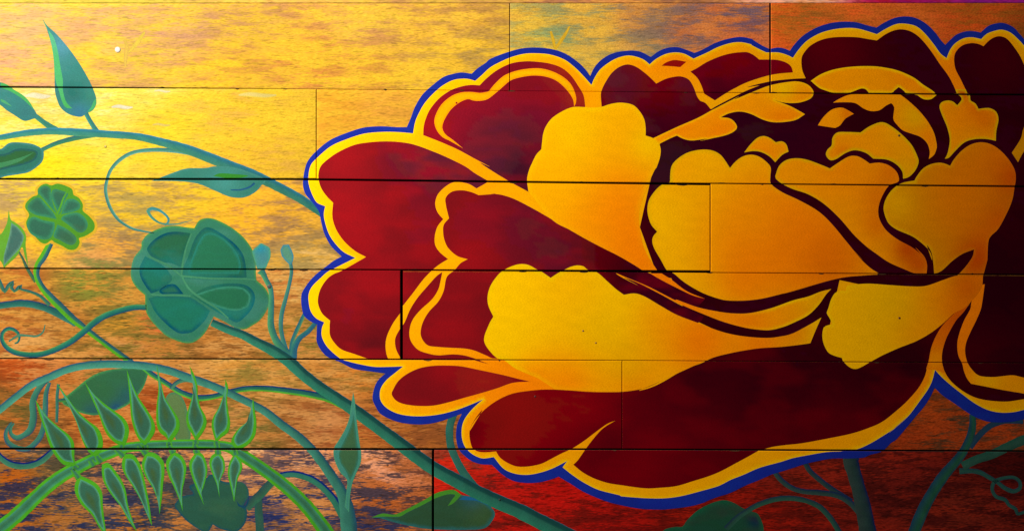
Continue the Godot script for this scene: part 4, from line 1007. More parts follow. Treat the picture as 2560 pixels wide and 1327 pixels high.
	shape(leaf7, "blade", [[505,863, 509,877, 507,902, 509,926, 511,948, 507,965, 496,975, 486,986], [486,986, 482,969, 480,953, 483,937, 492,918, 500,898, 504,881, 505,863]], false, 11, Color(0.02933, 0.101, 0.06829), {rim = Color(0.05845, 0.2341, 0.1578), rim_width = 4.5, grid = 3.0})
	shape(leaf7, "blade_heart", [[501,889, 503,898, 502,912, 502,926, 503,939, 501,948, 496,954, 491,961], [491,961, 489,951, 488,942, 490,932, 495,922, 498,910, 501,900, 501,889]], false, 12, Color(0.03777, 0.08729, 0.0371), {rim = Color(0.03126, 0.09475, 0.05855), rim_width = 6.3, grid = 3.0})
	var leaf8 := shape(thing, "leaflet", [[569,896, 572,922, 576,948, 574,976, 564,993, 550,1005, 531,1011], [531,1011, 521,1000, 521,986, 536,964, 555,948, 564,924, 566,908, 569,896]], false, 13, Color(0.05595, 0.2849, 0.01582), {rim = Color(0.04759, 0.2736, 0.01582), rim_width = 2.7, grid = 3.0})
	stroke(leaf8, "stalk", [526,1008,11.7, 522,1013,15.3], 16, [[-1, Color(0.05308, 0.281, 0.01625)], [-0.6, Color(0.04888, 0.2372, 0.03787)], [-0.2, Color(0.03409, 0.1409, 0.0897)], [0.2, Color(0.03409, 0.1409, 0.0897)], [0.6, Color(0.04888, 0.2372, 0.03787)], [1, Color(0.05308, 0.281, 0.01625)]])
	shape(leaf8, "blade", [[567,904, 568,926, 570,948, 567,972, 560,987, 548,997, 534,1003], [534,1003, 527,994, 528,982, 539,964, 554,949, 562,928, 564,914, 567,904]], false, 14, Color(0.03107, 0.107, 0.07234), {rim = Color(0.0619, 0.2479, 0.1672), rim_width = 4.5, grid = 3.0})
	shape(leaf8, "blade_heart", [[560,926, 560,938, 560,951, 558,965, 554,973, 548,980, 541,983], [541,983, 539,979, 539,972, 545,961, 553,952, 557,940, 559,932, 560,926]], false, 15, Color(0.04001, 0.09247, 0.03931), {rim = Color(0.03308, 0.1003, 0.06198), rim_width = 6.3, grid = 3.0})
	var leaf9 := shape(thing, "leaflet", [[176,1069, 195,1076, 216,1088, 228,1107, 230,1136, 233,1164, 237,1194, 239,1204], [239,1204, 223,1188, 206,1159, 183,1136, 169,1112, 167,1091, 176,1069]], false, 10, Color(0.05555, 0.2829, 0.0157), {rim = Color(0.04726, 0.2716, 0.0157), rim_width = 2.7, grid = 3.0})
	stroke(leaf9, "stalk", [162,1055,11.7, 176,1075,15.3], 16, [[-1, Color(0.04739, 0.2509, 0.01451)], [-0.6, Color(0.04365, 0.2118, 0.03382)], [-0.2, Color(0.03044, 0.1258, 0.0801)], [0.2, Color(0.03044, 0.1258, 0.0801)], [0.6, Color(0.04365, 0.2118, 0.03382)], [1, Color(0.04739, 0.2509, 0.01451)]])
	shape(leaf9, "blade", [[180,1078, 195,1085, 212,1096, 222,1113, 225,1137, 228,1161, 233,1186, 234,1195], [234,1195, 222,1180, 208,1155, 189,1134, 177,1114, 175,1096, 180,1078]], false, 11, Color(0.03085, 0.1062, 0.07183), {rim = Color(0.06155, 0.2465, 0.1662), rim_width = 4.5, grid = 3.0})
	shape(leaf9, "blade_heart", [[192,1102, 199,1107, 208,1114, 213,1123, 216,1137, 218,1150, 222,1165, 223,1170], [223,1170, 216,1161, 208,1147, 198,1134, 192,1122, 190,1112, 192,1102]], false, 12, Color(0.03973, 0.09182, 0.03903), {rim = Color(0.03299, 0.1, 0.0618), rim_width = 6.3, grid = 3.0})
	var leaf10 := shape(thing, "leaflet", [[228,1045, 242,1041, 259,1060, 273,1081, 282,1105, 287,1136, 297,1169, 307,1196], [307,1196, 287,1169, 271,1140, 249,1112, 233,1086, 228,1064, 228,1045]], false, 13, Color(0.05547, 0.2824, 0.01568), {rim = Color(0.04718, 0.2712, 0.01568), rim_width = 2.7, grid = 3.0})
	stroke(leaf10, "stalk", [202,1035,11.7, 209,1048,15.3], 16, [[-1, Color(0.04701, 0.2489, 0.01439)], [-0.6, Color(0.0433, 0.2101, 0.03354)], [-0.2, Color(0.03019, 0.1248, 0.07945)], [0.2, Color(0.03019, 0.1248, 0.07945)], [0.6, Color(0.0433, 0.2101, 0.03354)], [1, Color(0.04701, 0.2489, 0.01439)]])
	shape(leaf10, "blade", [[233,1055, 244,1052, 258,1069, 270,1087, 278,1107, 283,1133, 292,1162, 302,1185], [302,1185, 285,1161, 271,1137, 253,1112, 239,1089, 234,1071, 233,1055]], false, 14, Color(0.03081, 0.106, 0.07173), {rim = Color(0.06151, 0.2463, 0.1661), rim_width = 4.5, grid = 3.0})
	shape(leaf10, "blade_heart", [[247,1081, 252,1079, 260,1089, 267,1100, 272,1112, 276,1127, 281,1143, 287,1156], [287,1156, 278,1142, 270,1128, 260,1113, 252,1100, 249,1090, 247,1081]], false, 15, Color(0.03967, 0.09168, 0.03897), {rim = Color(0.03304, 0.1002, 0.0619), rim_width = 6.3, grid = 3.0})
	var leaf11 := shape(thing, "leaflet", [[278,1022, 297,1022, 311,1038, 320,1064, 328,1098, 335,1136, 341,1183], [341,1183, 330,1159, 316,1126, 297,1093, 278,1064, 273,1043, 278,1022]], false, 10, Color(0.05541, 0.2821, 0.01566), {rim = Color(0.04713, 0.2709, 0.01566), rim_width = 2.7, grid = 3.0})
	stroke(leaf11, "stalk", [259,1010,11.7, 277,1026,15.3], 16, [[-1, Color(0.04714, 0.2496, 0.01443)], [-0.6, Color(0.04342, 0.2107, 0.03364)], [-0.2, Color(0.03028, 0.1251, 0.07968)], [0.2, Color(0.03028, 0.1251, 0.07968)], [0.6, Color(0.04342, 0.2107, 0.03364)], [1, Color(0.04714, 0.2496, 0.01443)]])
	shape(leaf11, "blade", [[282,1032, 297,1033, 308,1048, 316,1070, 323,1098, 330,1131, 337,1171], [337,1171, 327,1150, 315,1122, 300,1093, 284,1068, 280,1050, 282,1032]], false, 11, Color(0.03077, 0.1059, 0.07164), {rim = Color(0.06144, 0.2461, 0.1659), rim_width = 4.5, grid = 3.0})
	shape(leaf11, "blade_heart", [[294,1059, 300,1060, 307,1069, 311,1082, 316,1098, 320,1117, 325,1140], [325,1140, 320,1128, 313,1111, 304,1094, 296,1080, 293,1069, 294,1059]], false, 12, Color(0.03962, 0.09158, 0.03893), {rim = Color(0.03301, 0.1001, 0.06185), rim_width = 6.3, grid = 3.0})
	var leaf12 := shape(thing, "leaflet", [[328,1017, 347,1019, 366,1036, 369,1060, 366,1088, 363,1121, 358,1157], [358,1157, 354,1129, 344,1100, 325,1069, 318,1043, 328,1017]], false, 13, Color(0.05582, 0.2842, 0.01578), {rim = Color(0.04748, 0.2729, 0.01578), rim_width = 2.7, grid = 3.0})
	stroke(leaf12, "stalk", [311,1001,11.7, 328,1021,15.3], 16, [[-1, Color(0.0479, 0.2536, 0.01466)], [-0.6, Color(0.04412, 0.2141, 0.03418)], [-0.2, Color(0.03076, 0.1271, 0.08095)], [0.2, Color(0.03076, 0.1271, 0.08095)], [0.6, Color(0.04412, 0.2141, 0.03418)], [1, Color(0.0479, 0.2536, 0.01466)]])
	shape(leaf12, "blade", [[330,1026, 345,1029, 359,1043, 362,1064, 360,1088, 359,1116, 357,1147], [357,1147, 353,1122, 345,1098, 330,1071, 324,1048, 330,1026]], false, 14, Color(0.031, 0.1067, 0.07218), {rim = Color(0.06186, 0.2477, 0.167), rim_width = 4.5, grid = 3.0})
	shape(leaf12, "blade_heart", [[337,1050, 343,1052, 351,1061, 353,1072, 352,1086, 353,1103, 352,1120], [352,1120, 350,1106, 345,1091, 338,1076, 334,1062, 337,1050]], false, 15, Color(0.03992, 0.09226, 0.03922), {rim = Color(0.03318, 0.1006, 0.06216), rim_width = 6.3, grid = 3.0})
	var leaf13 := shape(thing, "leaflet", [[389,1015, 408,1026, 418,1048, 415,1076, 409,1107, 410,1150], [410,1150, 401,1121, 389,1093, 377,1067, 373,1038, 389,1015]], false, 10, Color(0.05702, 0.2903, 0.01612), {rim = Color(0.0485, 0.2788, 0.01612), rim_width = 2.7, grid = 3.0})
	stroke(leaf13, "stalk", [378,999,11.7, 389,1019,15.3], 16, [[-1, Color(0.04928, 0.2609, 0.01508)], [-0.6, Color(0.04539, 0.2202, 0.03516)], [-0.2, Color(0.03165, 0.1308, 0.08328)], [0.2, Color(0.03165, 0.1308, 0.08328)], [0.6, Color(0.04539, 0.2202, 0.03516)], [1, Color(0.04928, 0.2609, 0.01508)]])
	shape(leaf13, "blade", [[391,1024, 405,1034, 412,1053, 411,1077, 407,1103, 409,1140], [409,1140, 401,1115, 392,1091, 383,1068, 379,1044, 391,1024]], false, 11, Color(0.03167, 0.109, 0.07373), {rim = Color(0.0632, 0.2531, 0.1707), rim_width = 4.5, grid = 3.0})
	shape(leaf13, "blade_heart", [[394,1047, 401,1053, 405,1064, 405,1078, 404,1093, 405,1115], [405,1115, 401,1100, 396,1086, 392,1073, 389,1058, 394,1047]], false, 12, Color(0.04078, 0.09425, 0.04006), {rim = Color(0.0339, 0.1028, 0.06351), rim_width = 6.3, grid = 3.0})
	var leaf14 := shape(thing, "leaflet", [[441,1015, 455,1022, 464,1043, 465,1064, 458,1093, 452,1112, 459,1138], [459,1138, 444,1105, 430,1069, 425,1041, 441,1015]], false, 13, Color(0.05822, 0.2964, 0.01646), {rim = Color(0.04952, 0.2847, 0.01646), rim_width = 2.7, grid = 3.0})
	stroke(leaf14, "stalk", [437,999,11.7, 442,1019,15.3], 16, [[-1, Color(0.05068, 0.2683, 0.01551)], [-0.6, Color(0.04668, 0.2265, 0.03616)], [-0.2, Color(0.03255, 0.1345, 0.08565)], [0.2, Color(0.03255, 0.1345, 0.08565)], [0.6, Color(0.04668, 0.2265, 0.03616)], [1, Color(0.05068, 0.2683, 0.01551)]])
	shape(leaf14, "blade", [[442,1023, 453,1029, 460,1048, 461,1066, 456,1090, 452,1107, 458,1129], [458,1129, 446,1100, 435,1070, 431,1045, 442,1023]], false, 14, Color(0.03233, 0.1113, 0.07528), {rim = Color(0.06451, 0.2584, 0.1742), rim_width = 4.5, grid = 3.0})
	shape(leaf14, "blade_heart", [[445,1044, 450,1048, 454,1059, 455,1070, 453,1084, 452,1093, 455,1106], [455,1106, 448,1089, 443,1071, 440,1057, 445,1044]], false, 15, Color(0.04163, 0.09623, 0.0409), {rim = Color(0.0346, 0.1049, 0.06481), rim_width = 6.3, grid = 3.0})
	var leaf15 := shape(thing, "leaflet", [[490,1017, 502,1031, 505,1055, 496,1076, 492,1091, 493,1119], [493,1119, 486,1088, 476,1064, 470,1041, 476,1024, 490,1017]], false, 10, Color(0.05889, 0.2999, 0.01665), {rim = Color(0.0501, 0.2879, 0.01665), rim_width = 2.7, grid = 3.0})
	stroke(leaf15, "stalk", [488,1001,11.7, 490,1022,15.3], 16, [[-1, Color(0.05212, 0.2759, 0.01595)], [-0.6, Color(0.04801, 0.2329, 0.03719)], [-0.2, Color(0.03347, 0.1384, 0.08809)], [0.2, Color(0.03347, 0.1384, 0.08809)], [0.6, Color(0.04801, 0.2329, 0.03719)], [1, Color(0.05212, 0.2759, 0.01595)]])
	shape(leaf15, "blade", [[490,1024, 499,1036, 501,1056, 495,1075, 491,1087, 493,1112], [493,1112, 487,1085, 480,1065, 475,1044, 480,1030, 490,1024]], false, 11, Color(0.03271, 0.1126, 0.07615), {rim = Color(0.06528, 0.2614, 0.1763), rim_width = 4.5, grid = 3.0})
	shape(leaf15, "blade_heart", [[490,1041, 494,1048, 495,1060, 493,1071, 491,1078, 492,1092], [492,1092, 489,1077, 486,1065, 484,1053, 486,1045, 490,1041]], false, 12, Color(0.04212, 0.09734, 0.04138), {rim = Color(0.03503, 0.1062, 0.06562), rim_width = 6.3, grid = 3.0})
	var leaf16 := shape(thing, "leaflet", [[528,1019, 540,1034, 544,1053, 533,1081, 526,1129], [526,1129, 519,1098, 512,1069, 514,1045, 521,1029, 528,1019]], false, 13, Color(0.06013, 0.3061, 0.017), {rim = Color(0.05115, 0.294, 0.017), rim_width = 2.7, grid = 3.0})
	stroke(leaf16, "stalk", [526,1010,11.7, 529,1024,15.3], 16, [[-1, Color(0.05346, 0.283, 0.01636)], [-0.6, Color(0.04923, 0.2389, 0.03814)], [-0.2, Color(0.03433, 0.1419, 0.09034)], [0.2, Color(0.03433, 0.1419, 0.09034)], [0.6, Color(0.04923, 0.2389, 0.03814)], [1, Color(0.05346, 0.283, 0.01636)]])
	shape(leaf16, "blade", [[528,1026, 537,1039, 539,1055, 531,1079, 526,1120], [526,1120, 521,1094, 516,1069, 517,1049, 523,1035, 528,1026]], false, 14, Color(0.03339, 0.1149, 0.07775), {rim = Color(0.06666, 0.267, 0.18), rim_width = 4.5, grid = 3.0})
	shape(leaf16, "blade_heart", [[528,1044, 532,1052, 533,1061, 529,1075, 527,1099], [527,1099, 524,1084, 522,1069, 523,1058, 525,1049, 528,1044]], false, 15, Color(0.043, 0.09938, 0.04224), {rim = Color(0.03579, 0.1085, 0.06705), rim_width = 6.3, grid = 3.0})


func paint_24_painted_shrub() -> void:
	begin("painted_shrub", "clump of dark blue-green leaves at the bottom edge under the fern", "painted shrub")
	shape(thing, "clump", [[478,1180, 497,1190, 528,1196, 545,1185, 554,1166, 554,1145, 547,1138, 559,1114, 554,1093, 538,1083, 516,1086, 497,1081, 474,1067, 457,1081, 425,1093, 434,1110, 425,1113, 408,1117, 392,1136, 401,1152, 413,1166, 427,1178, 450,1193, 464,1200, 478,1180]], false, 3, Color(0.02072, 0.08278, 0.05924), {rim = Color(0.009554, 0.05968, 0.1046), rim_width = 4.5, mottle = Color(0.03481, 0.1081, 0.05924), mottled = 0.6, grid = 5.0})
	shape(thing, "leaf_edge", [[531,1126, 540,1136, 552,1137], [552,1137, 559,1114], [559,1114, 558,1131, 550,1143, 535,1138], [535,1138, 531,1126]], false, 4, Color(0.009841, 0.05351, 0.1078), {grid = 4.0})
	stroke(thing, "stem", [554,1145,16.2, 569,1127,18.0, 585,1112,18.9, 604,1091,18.9, 621,1076,16.2], 2, [[-1, Color(0.02709, 0.1237, 0.07569)], [0, Color(0.02916, 0.08951, 0.06639)], [1, Color(0.02228, 0.0616, 0.07569)]])
	stroke(thing, "stem", [580,1120,18.0, 581,1148,18.0, 583,1174,18.9, 585,1210,18.9], 1, [[-1, Color(0.02053, 0.08306, 0.07905)], [0, Color(0.02829, 0.08923, 0.06386)], [1, Color(0.02327, 0.07335, 0.06933)]])


func paint_25_painted_leaf() -> void:
	begin("painted_leaf", "large dark leaf with a bright green upper edge beside the branch at the bottom", "painted leaf")
	shape(thing, "blade", [[835,1164, 860,1155, 888,1157, 919,1143, 955,1124, 979,1110, 998,1104, 1021,1102, 1038,1113, 1050,1115, 1074,1121, 1097,1133, 1113,1152, 1109,1169, 1090,1188, 1050,1192, 979,1191, 931,1185, 884,1174, 853,1165, 835,1164]], false, 6, Color(0.02565, 0.07401, 0.03926), {rim = Color(0.02147, 0.1168, 0.1259), rim_width = 9.0, spots = [[1080, 1152, 36, Color(0.04508, 0.09758, 0.0344), 0.7], [1062, 1116, 27, Color(0.01476, 0.1065, 0.2373), 0.4]], grid = 4.0})
	shape(thing, "green_edge", [[835,1164, 860,1155, 888,1157, 919,1143, 955,1124, 979,1110, 998,1104, 1021,1102, 1038,1113], [1038,1113, 1021,1131, 1007,1138], [1007,1138, 1019,1121, 1024,1113, 1007,1112, 979,1121, 950,1136, 917,1152, 898,1162, 865,1162, 835,1164]], false, 7, Color(0.0518, 0.2274, 0.02535), {grid = 4.0})
	shape(thing, "blue_edge", [[1033,1124, 1043,1117, 1055,1117, 1081,1126, 1100,1138], [1100,1138, 1074,1127, 1050,1125, 1033,1124]], false, 8, Color(0.01329, 0.1072, 0.2607), {grid = 4.0})


func paint_26_painted_leaf() -> void:
	begin("painted_leaf", "dark rounded leaf at the bottom edge under the red flower's longest petal", "painted leaf")
	shape(thing, "blade", [[1481,1208, 1496,1191, 1519,1185, 1536,1184, 1547,1169, 1570,1148, 1598,1133, 1626,1125, 1648,1129, 1673,1143, 1692,1150, 1707,1157, 1718,1182, 1720,1208], [1720,1208, 1481,1208]], false, 4, Color(0.01327, 0.06463, 0.03936), {rim = Color(0.01084, 0.09205, 0.04883), rim_width = 12.6, mottle = Color(0.03542, 0.03652, 0.03331), mottled = 0.5, spots = [[1701, 1170, 18, Color(0.008247, 0.01842, 0.0744), 0.8]], grid = 5.0})


func paint_27_painted_vine() -> void:
	begin("painted_vine", "thin dark stem curving right from the rounded leaf along the bottom", "painted vine", "green stems winding over the boards")
	stroke(thing, "stem", [1634,1190,12.6, 1656,1168,12.6, 1673,1155,11.7, 1701,1138,11.7, 1729,1127,11.7, 1758,1121,11.7, 1786,1121,11.7, 1814,1126,11.7, 1845,1140,12.6, 1870,1166,12.6, 1890,1197,12.6], 5, [[-1, Color(0.0246, 0.09057, 0.06374)], [0, Color(0.02273, 0.07114, 0.05862)], [1, Color(0.01461, 0.02844, 0.06729)]])


func paint_28_painted_vine() -> void:
	begin("painted_vine", "forked dark stem dropping from the blue outline to the bottom right", "painted vine", "green stems winding over the boards")
	stroke(thing, "stem", [1920,1022,37.8, 1915,1035,36.0, 1924,1069,31.5, 1935,1107,32.4, 1944,1145,36.0, 1953,1192,37.8, 1960,1224,37.8], 6, [[-1, Color(0.03418, 0.0554, 0.05291)], [0, Color(0.02326, 0.04909, 0.04813)], [0.6, Color(0.01623, 0.03524, 0.04813)], [1, Color(0.01063, 0.01516, 0.08518)]])
	stroke(thing, "branch", [1743,1058,12.6, 1749,1069,11.7, 1763,1084,11.7, 1786,1099,11.7, 1814,1106,11.7, 1845,1108,12.6, 1883,1114,12.6, 1913,1130,13.5, 1937,1156,14.4], 5, [[-1, Color(0.03376, 0.06735, 0.0652)], [0, Color(0.02325, 0.05563, 0.05498)], [1, Color(0.01157, 0.01941, 0.08876)]])
	stroke(thing, "branch", [1806,1030,11.7, 1812,1040,11.7, 1823,1059,11.7, 1845,1079,11.7, 1877,1103,12.6, 1917,1128,12.6], 4, [[-1, Color(0.02823, 0.05567, 0.05501)], [0, Color(0.01968, 0.04523, 0.05182)], [1, Color(0.01158, 0.02209, 0.08881)]])


func paint_29_painted_vine() -> void:
	begin("painted_vine", "branching dark green stem with a curled tip in the lower right corner", "painted vine", "green stems winding over the boards")
	stroke(thing, "stem", [2189,932,13.5, 2190,954,15.3, 2185,981,18.0, 2171,1012,19.8, 2153,1037,21.6, 2127,1067,24.3, 2103,1102,25.2, 2081,1141,26.1, 2065,1178,27.0, 2052,1215,27.0], 5, [[-1, Color(0.0141, 0.05007, 0.1081)], [-0.3, Color(0.01649, 0.07367, 0.0794)], [0.4, Color(0.0182, 0.08862, 0.0489)], [1, Color(0.01649, 0.05007, 0.0794)]])
	stroke(thing, "branch", [2304,948,10.8, 2277,947,11.7, 2257,948,12.6, 2229,958,13.5, 2205,979,14.4, 2183,1006,15.3], 4, [[-1, Color(0.02386, 0.04409, 0.08261)], [0, Color(0.01715, 0.0521, 0.09937)], [1, Color(0.01715, 0.04409, 0.09937)]])
	stroke(thing, "branch", [2358,972,21.6, 2304,990,21.6, 2269,1005,20.7, 2234,1022,19.8, 2198,1034,18.9, 2167,1049,19.8], 4, [[-1, Color(0.01762, 0.08315, 0.06343)], [0, Color(0.02788, 0.08768, 0.06743)], [1, Color(0.01946, 0.06641, 0.05228)]])
	stroke(thing, "curl", [2160,1060,14.4, 2179,1059,11.7, 2205,1062,10.8, 2231,1076,9.9, 2246,1085,9.0, 2263,1098,9.9, 2282,1105,9.9, 2296,1098,9.0, 2296,1084,8.1, 2282,1074,8.1, 2257,1076,8.1, 2239,1084,9.0, 2234,1101,8.1, 2243,1117,8.1, 2263,1124,9.0, 2272,1136,8.1, 2287,1145,8.1, 2291,1156,7.2, 2306,1152,7.2, 2331,1148,7.2], 3, [[-1, Color(0.02021, 0.06897, 0.07433)], [0, Color(0.02222, 0.08635, 0.06587)], [1, Color(0.01565, 0.04705, 0.07433)]])


func paint_30_painted_sprig() -> void:
	begin("painted_sprig", "pale yellow sprig brushed beside the white plug on the top board", "painted sprig")
	stroke(thing, "twig", [277,89,4.5, 284,101,9.0, 283,117,9.9, 281,135,8.1, 281,149,4.5], 1, [[-1, Color(0.2811, 0.1815, 0.03664)], [0, Color(0.3226, 0.226, 0.03664)], [1, Color(0.2811, 0.1815, 0.03664)]])
	stroke(thing, "twig", [324,72,5.4, 313,88,9.9, 302,103,9.9, 288,118,4.5], 2, [[-1, Color(0.296, 0.2041, 0.03683)], [0, Color(0.3242, 0.2517, 0.0289)], [1, Color(0.296, 0.2041, 0.03683)]])


func paint_31_painted_sprig() -> void:
	begin("painted_sprig", "yellow forked brush mark over a blue-green patch on the top boards", "painted sprig")
	stroke(thing, "twig", [1239,70,4.5, 1244,86,7.2, 1247,101,6.3, 1249,112,2.7], 1, [[-1, Color(0.5144, 0.2936, 0.01785)], [0, Color(0.57, 0.3562, 0.01785)], [1, Color(0.5144, 0.2936, 0.01785)]])
	stroke(thing, "twig", [1282,59,3.6, 1271,79,7.2, 1260,95,7.2, 1250,110,3.6], 2, [[-1, Color(0.5238, 0.299, 0.01817)], [0, Color(0.5803, 0.3627, 0.02247)], [1, Color(0.5238, 0.299, 0.01817)]])


func paint_32_painted_flower() -> void:
	begin("painted_flower", "huge painted red and yellow blossom with scalloped petals and a blue outline", "painted flower")
	shape(thing, "blue_outline", [[768,577, 744,553, 729,525, 721,494, 717,476, 702,455, 687,437, 681,418, 682,396, 682,402, 684,386, 692,362, 713,338, 744,314, 782,298, 818,287, 856,284, 891,286, 915,286], [915,286, 924,265, 934,239, 951,212, 975,190, 998,173, 1020,166, 1039,163, 1061,166], [1061,166, 1074,154, 1093,141, 1104,132, 1137,119, 1173,109, 1209,107, 1244,111, 1273,121, 1301,140, 1318,157, 1328,171], [1328,171, 1338,151, 1355,133, 1379,120, 1412,114, 1440,116, 1465,128], [1465,128, 1481,116, 1500,108, 1523,106, 1545,112, 1563,119], [1563,119, 1580,112, 1611,96, 1640,87, 1668,83, 1694,88, 1694,89, 1715,102, 1732,110], [1732,110, 1751,107, 1765,109, 1778,114], [1778,114, 1789,99, 1808,80, 1836,63, 1865,53, 1893,49, 1926,50, 1952,57, 1973,62], [1973,62, 1992,50, 2015,40, 2039,37, 2063,41, 2087,55, 2106,74, 2117,89, 2128,101], [2128,101, 2139,90, 2153,78, 2172,71, 2191,70, 2208,73], [2208,73, 2224,59, 2241,53, 2260,52, 2281,61, 2295,76, 2304,86, 2326,115], [2326,115, 2430,270], [2430,270, 2430,927], [2430,927, 2324,938], [2324,938, 2304,943, 2281,948, 2253,950, 2224,948, 2196,938, 2177,927, 2151,909, 2122,889, 2104,872], [2104,872, 2094,893, 2079,916, 2060,938, 2042,960, 2018,988, 2006,996, 1985,1015, 1958,1023, 1944,1029, 1913,1031, 1878,1031, 1854,1034, 1814,1043, 1786,1052, 1757,1061, 1737,1067, 1710,1079, 1680,1091, 1645,1108, 1617,1117, 1598,1124, 1579,1132, 1551,1139, 1513,1144, 1485,1146, 1440,1144, 1397,1136, 1360,1126, 1315,1107, 1284,1088, 1257,1072], [1257,1072, 1237,1079, 1211,1085, 1182,1086, 1154,1081, 1130,1067, 1106,1045], [1106,1045, 1083,1044, 1061,1037, 1045,1025, 1033,1012, 1027,993, 1026,974, 1029,953, 1039,930], [1039,930, 1007,942, 981,950, 957,954, 929,954, 900,950, 876,942, 856,931, 846,917, 838,898, 840,879, 846,862, 855,850, 867,840], [867,840, 832,835, 794,829, 766,815, 737,803, 721,787, 712,768, 712,751, 713,729], [713,729, 702,725, 684,711, 678,689, 677,668, 681,654, 697,631, 713,615, 735,598, 751,586, 768,577]], false, 14, BLUE, {mottle = NAVY, mottled = 0.35})
	shape(thing, "yellow_outline", [[799,580, 773,567, 754,548, 740,527, 731,501, 728,482, 731,464], [731,464, 713,456, 704,442, 697,425, 693,408, 693,396, 694,402, 694,390, 699,371, 713,355, 744,329, 780,313, 818,301, 856,297, 891,297, 929,300], [929,300, 934,274, 943,253, 956,231, 977,208, 998,191, 1020,180, 1041,177, 1055,178, 1069,182], [1069,182, 1084,169, 1100,154, 1118,143, 1149,129, 1180,121, 1209,120, 1239,123, 1270,134, 1294,152, 1313,171, 1331,191], [1331,191, 1338,175, 1350,157, 1367,143, 1388,131, 1412,125, 1433,128, 1450,135, 1462,145], [1462,145, 1476,133, 1497,122, 1519,118, 1540,121, 1561,132], [1561,132, 1592,118, 1616,106, 1644,97, 1668,95, 1692,100, 1691,101, 1710,111, 1725,118], [1725,118, 1751,118, 1770,123, 1785,130], [1785,130, 1796,114, 1815,93, 1843,76, 1872,67, 1903,63, 1929,64, 1952,70, 1974,77], [1974,77, 1992,66, 2015,55, 2034,53, 2060,58, 2079,72, 2101,98, 2117,120, 2131,131], [2131,131, 2139,112, 2151,97, 2170,86, 2189,84, 2209,88], [2209,88, 2222,76, 2241,69, 2257,67, 2276,74, 2293,89, 2304,101, 2324,129], [2324,129, 2421,288], [2421,288, 2421,891], [2421,891, 2324,917], [2324,917, 2304,922, 2281,927, 2253,928, 2224,922, 2196,908, 2167,887, 2139,865, 2120,848, 2105,832], [2105,832, 2098,858, 2087,879, 2072,900, 2049,931, 2030,950, 2001,974, 2044,936, 2015,962, 1982,984, 1956,999, 1930,1010, 1897,1015, 1868,1016, 1845,1019, 1823,1023, 1786,1030, 1757,1039, 1710,1052, 1673,1068, 1645,1079, 1617,1093, 1579,1104, 1541,1114, 1513,1119, 1485,1121, 1445,1120, 1397,1116, 1395,1114, 1348,1102, 1315,1086, 1289,1069, 1266,1051], [1266,1051, 1276,1037], [1276,1037, 1242,1054, 1211,1064, 1182,1068, 1154,1064, 1132,1053, 1111,1028], [1111,1028, 1087,1031, 1071,1026, 1057,1017, 1045,1003, 1039,984, 1039,962, 1045,943, 1059,924, 1073,910, 1087,898], [1087,898, 1059,910, 1024,923, 988,932, 952,936, 919,935, 891,929, 869,917, 857,903, 854,888, 857,872, 869,855, 888,839, 907,824], [907,824, 875,825, 842,825, 808,819, 780,812, 766,807, 744,789, 730,772, 723,754, 724,737, 729,725], [729,725, 711,716, 699,701, 694,680, 694,661, 702,644, 721,625, 737,611, 759,600, 789,585, 799,580]], false, 15, AMBER, {rim = YELLOW2, rim_width = 7.2, spots = [[720, 378, 117, LEMON, 0.9], [711, 684, 99, LEMON, 0.8], [918, 270, 99, LEMON, 0.5], [1044, 162, 108, LEMON, 0.5], [1278, 180, 72, AMBER2, 0.8], [1296, 234, 54, AMBER2, 0.7], [1062, 387, 99, AMBER2, 0.7], [1458, 153, 54, AMBER2, 0.7], [1125, 864, 144, ORANGE, 0.8], [1305, 873, 108, ORANGE, 0.9], [1530, 135, 81, ORANGE, 0.7], [1665, 108, 90, AMBER2, 0.6], [2160, 162, 108, ORANGE, 0.9], [2070, 855, 108, ORANGE, 0.7], [1845, 981, 117, AMBER2, 0.6], [1188, 873, 54, ORANGE, 0.7]]})
	shape(thing, "red_petal", [[1100,408, 1088,415, 1072,424], [1072,424, 1055,414, 1036,410, 1017,411, 998,423, 984,439, 979,458, 984,477, 997,493], [997,493, 984,510, 978,532, 979,551, 989,567, 1008,583], [1008,583, 991,593, 972,608, 951,630, 929,659, 903,692], [903,692, 900,704, 884,727, 871,754, 867,775, 869,796, 874,809], [874,809, 830,808], [830,808, 799,797, 768,786, 751,770, 742,754, 741,737, 742,721], [742,721, 725,706, 716,687, 715,670, 721,649, 735,628, 751,616, 770,608, 823,578], [823,578, 799,565, 775,544, 759,522, 750,501, 747,482, 749,456], [749,456, 735,442, 723,425, 717,408, 715,392, 716,402, 716,390, 721,374, 735,360, 761,342, 797,326, 832,320, 868,318, 903,320, 934,326, 975,341, 1010,356, 1046,374, 1069,390, 1100,408]], false, 16, WINE2, {mottle = CRIMSON, mottled = 0.55, spots = [[792, 486, 63, CRIMSON, 0.8], [774, 360, 63, CRIMSON, 0.6], [864, 621, 54, CRIMSON, 0.6], [972, 360, 81, PLUM, 0.85], [1062, 387, 72, PLUM, 1], [846, 792, 54, PLUMDARK, 0.7], [900, 342, 45, PLUM, 0.4], [954, 531, 63, WINE, 0.5], [747, 540, 36, CRIMSON, 0.5], [783, 702, 54, WINE, 0.4]]})
	shape(thing, "red_petal", [[995,612, 982,621, 963,642, 939,670, 922,697, 910,725, 897,744, 889,761, 889,777, 893,791, 903,809], [903,809, 1058,808], [1058,808, 1100,819], [1100,819, 1055,802, 1022,797, 986,799, 963,795, 941,787, 927,772, 921,756, 922,737, 929,718, 946,697, 972,673, 986,651, 991,632, 995,612]], false, 16, WINE2, {spots = [[976, 684, 36, CRIMSON, 0.7], [936, 792, 36, CRIMSON, 0.5]]})
